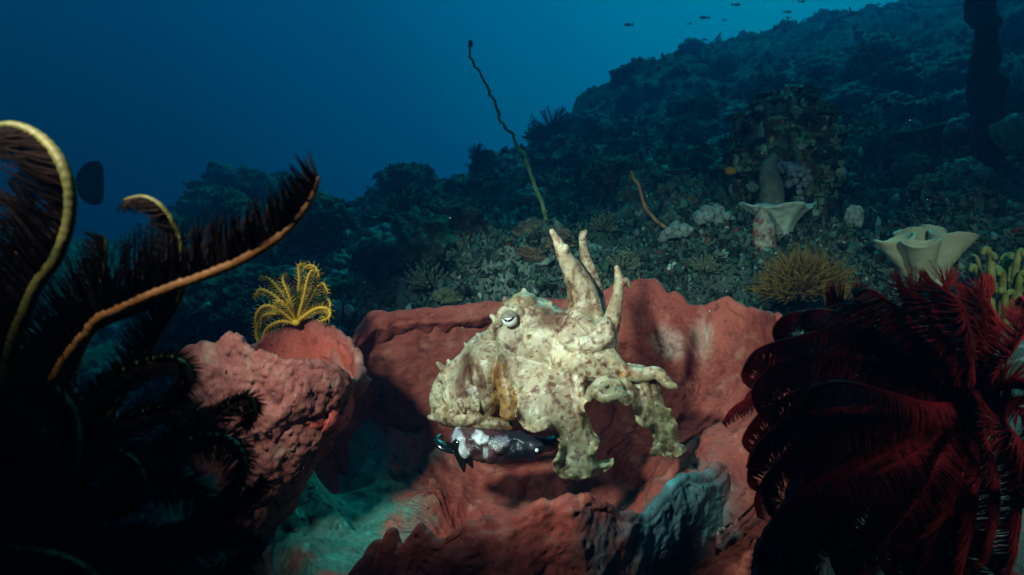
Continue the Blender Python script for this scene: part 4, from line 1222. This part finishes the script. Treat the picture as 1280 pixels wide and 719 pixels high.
o = mesh_np('ribbed_sponge', G + np.array(loc[:]), f, M['leather'], None, loc, True, np.tile(np.array((.8, .75, .7)), (len(G), 1)))
tag(o, 'pale ribbed barrel shaped sponge beside the tall black column', 'sponge')

# ------------------------------------------------------------------ corals scattered over the slope
def place(o, loc, rz, s, label, group, cat):
    o.location = loc; o.rotation_euler = (random.uniform(-.25, .25), random.uniform(-.25, .25), rz)
    o.scale = s
    tag(o, label, cat, group)
def proto(kind, seed):
    if kind == 'stony_coral':
        v, f = ico(6)
        d = 1 + .24 * fbm(v * 1.8 + seed, 3, seed) + .34 * np.clip(.55 - cells(v * 3.6 + seed, seed), 0, 1) + .10 * np.clip(.5 - cells(v * 11 + seed, seed), 0, 1) + .07 * fbm(v * 9, 3, seed + 2)
        q = v * d[:, None] * np.array((1, 1, .75))
        return mesh_np(kind, q, f, M['coral'], attr=np.ones((len(q), 3)) * (.75 + .6 * fbm(v * 4, 3, seed) + .9 * smooth(.3, .5, fbm(v * 9, 3, seed + 5)))[:, None].clip(.2, 2.4) * np.array(random.choice(((1, 1, .8), (1.2, .8, .7), (.8, 1, .7)))))
    if kind == 'plate_coral':
        b = MB(); n = 60; th = np.linspace(0, 2 * math.pi, n, endpoint=False)
        for lv in range(1):
            wob = 1 + .34 * fbm(np.stack([np.cos(th) * 1.6, np.sin(th) * 1.6, 0 * th + seed + lv * 3], 1), 3, seed)
            R0 = (1.0 - .22 * lv); zz = .22 * lv
            off = np.array((random.uniform(-.2, .2), random.uniform(-.2, .2), 0))
            rows = []
            for a_, z_ in ((.15, -.25), (.6, -.04), (.97, .02), (1.0, .05), (.97, .09), (.6, .03), (.05, -.10)):
                rows.append(np.stack([R0 * a_ * wob * np.cos(th), R0 * a_ * wob * np.sin(th), z_ + zz + .05 * np.sin(3 * th + seed) * a_], 1) + off)
            f = [(i * n + j, i * n + (j + 1) % n, (i + 1) * n + (j + 1) % n, (i + 1) * n + j) for i in range(6) for j in range(n)]
            f.append(tuple(6 * n + j for j in range(n)))
            b.add(np.concatenate(rows), f)
        return b.build(kind, M['coral'])
    if kind == 'branching_coral':
        b = MB()
        for i in range(70):
            d = np.array((random.gauss(0, 1), random.gauss(0, 1), abs(random.gauss(0, .9)) + .25)); d /= np.linalg.norm(d)
            e = d * random.uniform(.7, 1.05)
            b.tube([d * .15, d * .5 + .05 * rng.normal(size=3), e], [.09, .075, .04], 6, tone=(.9, .95, .8))
            b.ball(e, .05, 1, (1.7, 1.7, 1.5))
        return b.build(kind, M['coral'])
    if kind == 'soft_coral':
        b = MB()
        for i in range(80):
            d = rng.normal(size=3); d[2] = abs(d[2]) + .1; d /= np.linalg.norm(d)
            v, f = ico(2)
            q = v * (1 + .3 * vnoise(v * 2.2 + i, seed))[:, None] * random.uniform(.14, .28)
            b.add(q + d * random.uniform(.6, .9), f, (random.uniform(.7, 1.2),) * 3)
        return b.build(kind, M['softc'])
    if kind == 'feather_star':
        b = MB()
        for i in range(46):
            d = np.array((random.gauss(0, 1), random.gauss(0, 1), random.gauss(.3, .9))); d /= np.linalg.norm(d)
            t2 = np.cross(d, rng.normal(size=3)); t2 /= np.linalg.norm(t2)
            pts = np.array([d * u + t2 * .35 * u * u for u in np.linspace(.05, 1, 9)])
            b.tube(pts, [.04, .035, .02], 4)
            for q in range(2, 9):
                for sg in (-1, 1):
                    for tv in (t2, np.cross(d, t2)):
                        e = pts[q] + sg * tv * .16 + d * .08
                        b.tube([pts[q], e], [.018, .006], 3)
        return b.build(kind, M['blackstar'])
    if kind == 'tube_sponge':
        b = MB()
        for i in range(random.choice((3, 5))):
            x, y = random.uniform(-.4, .4), random.uniform(-.4, .4); hh = random.uniform(.8, 1.5)
            b.tube([(x, y, -.2), (x * 1.2, y * 1.2, hh * .5), (x * 1.5, y * 1.5, hh)], [.18, .22, .24, .2], 10, tone=(.42, .46, .42))
        return b.build(kind, M['smallsponge'])
KINDS = {
 'stony_coral': ('coral', 62, (.05, .11)), 'plate_coral': ('coral', 22, (.06, .14)), 'branching_coral': ('coral', 46, (.04, .09)),
 'soft_coral': ('soft coral', 40, (.035, .08)), 'feather_star': ('feather star', 30, (.05, .09)), 'tube_sponge': ('sponge', 22, (.02, .05))}
ADJ = {'stony_coral': 'rounded lumpy coral head', 'plate_coral': 'flat ragged plate coral', 'branching_coral': 'stubby branching coral', 'soft_coral': 'pale knobbly soft coral',
       'feather_star': 'black bushy feather star', 'tube_sponge': 'cluster of pale tube sponges'}
def zone(px_, Y, ys):
    if Y > ys * 0.72: return ('on the far hazy hill' if px_ > 700 else 'along the dark left ridge line')
    if px_ > 1000: return 'on the slope at upper right'
    if px_ > 720: return 'on the slope right of the green whip coral'
    if px_ > 440: return 'on the slope left of the green whip coral'
    return 'beyond the yellow feather star'
for kind, (cat, cnt, (s0, s1)) in KINDS.items():
    prs = [proto(kind, 5 + 7 * j) for j in range(3)]
    used = [False] * 3
    near = {'stony_coral': 12, 'plate_coral': 10, 'branching_coral': 14, 'soft_coral': 10, 'feather_star': 4, 'tube_sponge': 2}[kind]
    cnt += near
    for i in range(cnt):
        px_ = random.uniform(215, 1330)
        ys = float(np.interp(px_, PX_S, YS))
        u = random.random() ** 1.1
        s_ = u
        Y = 1 / (1 / 1.72 * (1 - s_) + 1 / (ys * 1.02) * s_)
        if 860 < px_ < 1110 and Y < 3.2: Y = random.uniform(3.4, 4.5)
        if (770 < px_ < 870 or 1100 < px_ < 1290) and Y < 2.0: Y = random.uniform(2.1, 2.8)
        j = i % 3
        if not used[j]:
            o = prs[j]; used[j] = True
        else:
            o = prs[j].copy(); COL.objects.link(o)
        sc = random.uniform(s0, s1) * (0.55 + 0.22 * Y)
        if i >= cnt - near: px_, Y = random.uniform(420, 900), random.uniform(1.5, 2.15); sc = random.uniform(.022, .048)
        z_ = zone(px_, Y, ys)
        place(o, gpt(px_, Y, sc * 0.1), random.uniform(0, 6.28), (sc * random.uniform(.85, 1.2), sc * random.uniform(.85, 1.2), sc * random.uniform(.8, 1.3)), ADJ[kind] + ' ' + z_, ADJ[kind] + ' growths ' + z_, cat)
# the ones the photo shows clearly
def single(kind, px_, py_, Y, s, label, seed, cat, sz=1.0):
    o = proto(kind, seed)
    place(o, P(px_, py_, Y), seed * .7, (s, s, s * sz), label, None, cat)
    return o
single('feather_star', 598, 192, 3.6, .055, 'black feather star perched high on the ridge left of the whip', 61, 'feather star')
single('feather_star', 600, 212, 3.6, .075, 'black feather star just under the topmost one on the ridge', 62, 'feather star', 1.2)
single('feather_star', 583, 369, 1.31, .020, 'small black feather star ball just above the cup sponge rim', 63, 'feather star')
single('feather_star', 735, 185, 3.9, .12, 'broad black feather star on the skyline right of the whip', 64, 'feather star')
single('feather_star', 690, 165, 4.6, .16, 'black feather star on the crest beside the green whip', 65, 'feather star')
single('soft_coral', 1200, 138, 2.9, .085, 'grey green soft coral head left of the tall black column', 66, 'soft coral')
single('soft_coral', 1150, 150, 3.0, .075, 'dim grey soft coral two heads left of the tall black column', 67, 'soft coral')
single('stony_coral', 1118, 95, 3.6, .10, 'tan round coral head on the slope above the cream coral', 68, 'coral')
single('soft_coral', 480, 255, 3.4, .09, 'pale bluish branching soft coral on the left ridge', 69, 'soft coral')
single('soft_coral', 238, 418, 1.62, .05, 'pale green coral clump behind the left end of the lumpy sponge', 70, 'soft coral')
single('branching_coral', 295, 405, 1.5, .05, 'green branching coral between lumpy sponge and yellow feather star', 71, 'coral')
single('stony_coral', 765, 232, 2.5, .05, 'green domed coral above the orange whip', 72, 'coral')
lump('coral_boulder', 'dim hump of reef far off in the blue behind the left arms', 'boulder', P(310, 240, 6.4), (.42, .4, .20), M['reef'], 23, .5, 2.2, 5)

# carpet of small growth over the whole slope
cnt = 24000
pxs = rng.uniform(170, 1420, cnt)
ys_ = np.interp(pxs, PX_S, YS)
u = rng.random(cnt)
Yc = 1 / ((1 - u) / 1.27 + u / (ys_ * 1.03))
Yc = np.where(rng.random(cnt) < .28, rng.uniform(1.33, 1.75, cnt), Yc)
ac = (pxs - 640) / 853.33
zc = ground(ac, Yc)
v0, f0 = ico(1)
v0 = v0 * .75
f0 = np.array(f0)
pal = np.array([(.07, .10, .09), (.12, .13, .11), (.05, .09, .06), (.24, .30, .27), (.16, .05, .04), (.03, .04, .04), (.10, .16, .13), (.36, .42, .39), (.012, .016, .016)])
pw = np.array([.2, .13, .14, .05, .035, .18, .12, .02, .18]); pw /= pw.sum()
ch = rng.choice(len(pal), cnt, p=pw)
sz = rng.uniform(.004, .013, cnt) * (.35 + .45 * Yc) * np.where(ch == 7, .6, 1)
an = rng.uniform(.5, 1.6, (cnt, 3)) * np.array((1, 1, .9))
jit = np.where(rng.random((cnt, len(v0))) < .3, rng.uniform(1.3, 2.3, (cnt, len(v0))), rng.uniform(.35, .8, (cnt, len(v0))))
vv = v0[None] * jit[:, :, None] * (sz[:, None] * an)[:, None, :]
rz = rng.uniform(0, 6.28, cnt)
cx, sx = np.cos(rz)[:, None], np.sin(rz)[:, None]
vv = np.stack([vv[..., 0] * cx - vv[..., 1] * sx, vv[..., 0] * sx + vv[..., 1] * cx, vv[..., 2]], -1)
vv = vv + (warp(np.stack([ac * Yc, Yc, zc], 1)) + np.c_[sz * 0, -sz * .3, sz * .3])[:, None]
ff = (f0[None] + (np.arange(cnt) * len(v0))[:, None, None]).reshape(-1, 3)
at_ = np.repeat(pal[ch] * rng.uniform(.7, 1.3, (cnt, 1)), len(v0), 0)
o = mesh_np('reef_growth', vv.reshape(-1, 3), ff, M['growth'], shade=True, attr=at_)
tag(o, 'low encrusting corals and rubble covering the whole slope', 'reef growth', kind='stuff')

# short turf of algae and tiny polyps close behind the sponge
cnt = 80000
pxs = rng.uniform(170, 1420, cnt); u = rng.random(cnt)
Yc = 1 / ((1 - u) / 1.27 + u / 3.2)
Yc = np.where(rng.random(cnt) < .45, rng.uniform(1.36, 1.68, cnt), Yc)
ac = (pxs - 640) / 853.33
zc = ground(ac, Yc)
oc_v = np.array([(1, 0, 0), (-1, 0, 0), (0, 1, 0), (0, -1, 0), (0, 0, 1.0), (0, 0, -1)], float)
oc_f = np.array([(0, 2, 4), (2, 1, 4), (1, 3, 4), (3, 0, 4), (2, 0, 5), (1, 2, 5), (3, 1, 5), (0, 3, 5)])
ch = rng.choice(len(pal), cnt, p=pw)
sz = rng.uniform(.0015, .0045, cnt) * (.3 + .5 * Yc)
an = np.c_[rng.uniform(.4, 1.1, cnt), rng.uniform(.4, 1.1, cnt), rng.uniform(.8, 2.6, cnt)]
vv = oc_v[None] * (sz[:, None] * an)[:, None, :]
lean = rng.normal(0, .5, (cnt, 2))
vv[..., 0] += vv[..., 2] * lean[:, :1]; vv[..., 1] += vv[..., 2] * lean[:, 1:]
vv = vv + (warp(np.stack([ac * Yc, Yc, zc], 1)) + np.c_[sz * 0, -sz * .3, sz * .3])[:, None]
ff = (oc_f[None] + (np.arange(cnt) * 6)[:, None, None]).reshape(-1, 3)
o = mesh_np('algae_turf', vv.reshape(-1, 3), ff, M['growth'], shade=False, attr=np.repeat(pal[ch] * rng.uniform(.6, 1.5, (cnt, 1)), 6, 0))
tag(o, 'short tufts of algae and tiny polyps between the corals', 'algae', kind='stuff')

# ------------------------------------------------------------------ fishes
def fish(label, px_, py_, Y, L_, face, group=None, tall=0.42, tail=1.0, m='fish'):
    loc = P(px_, py_, Y)
    t = thing('fish', label, 'fish', loc, group)
    b = MB()
    n = 24
    u = np.linspace(0, 1, n)
    hgt = tall * L_ * .5 * np.clip(np.sin(np.pi * np.clip(u, .02, 1) ** .75) ** .8, .10, 1)
    pts = np.stack([face * (0.5 - u) * L_, 0 * u, 0 * u], 1) + np.array(loc[:])
    b.tube(pts, hgt, 14, 0.4)
    b.build('body', M[m], t, t.location)
    b = MB()
    x0 = -face * .46 * L_; x1 = -face * (.46 + .26 * tail) * L_
    pr = [(x0, .05)] + [(x0 + (x1 - x0) * a_, h_ * tail) for a_, h_ in ((.12, .10), (.3, .17), (.55, .20), (.8, .20), (.93, .18), (.98, .13), (1, .06), (1, -.06), (.98, -.13), (.93, -.18), (.8, -.20), (.55, -.20), (.3, -.17), (.12, -.10))] + [(x0, -.05)]
    q = np.array([(x, dy, z * L_) for dy in (-.008 * L_, .008 * L_) for x, z in pr]) + np.array(loc[:])
    k = len(pr)
    fs = [tuple(range(k)), tuple(range(2 * k - 1, k - 1, -1))] + [(i, (i + 1) % k, k + (i + 1) % k, k + i) for i in range(k)]
    b.add(q, fs)
    b.build('tail_fin', M[m], t, t.location, False)
    return t
fish('large dark fish with a broad squared tail behind the left feather star', 55, 229, 2.6, .26, -1, None, .52, 1.6)
for i, (x, y, s) in enumerate(((880, 22, .10), (921, 6, .09), (985, 15, .08), (785, 31, .09), (863, 30, .05), (1003, 2, .07), (905, 25, .05))):
    fish('tiny dark fish silhouette swimming in the bright water above the hill', x, y, 8.0, s, random.choice((-1, 1)), 'tiny fish in the open water')

# drifting specks in the water
b = MB()
for i in range(130):
    Y = random.uniform(.8, 4.0)
    b.ball(P(random.uniform(-60, 1340), random.uniform(0, 420), Y), random.uniform(.0005, .0011) * Y, 1)
o = b.build('plankton', M['speck']); tag(o, 'pale specks drifting in the water', 'plankton', kind='stuff')
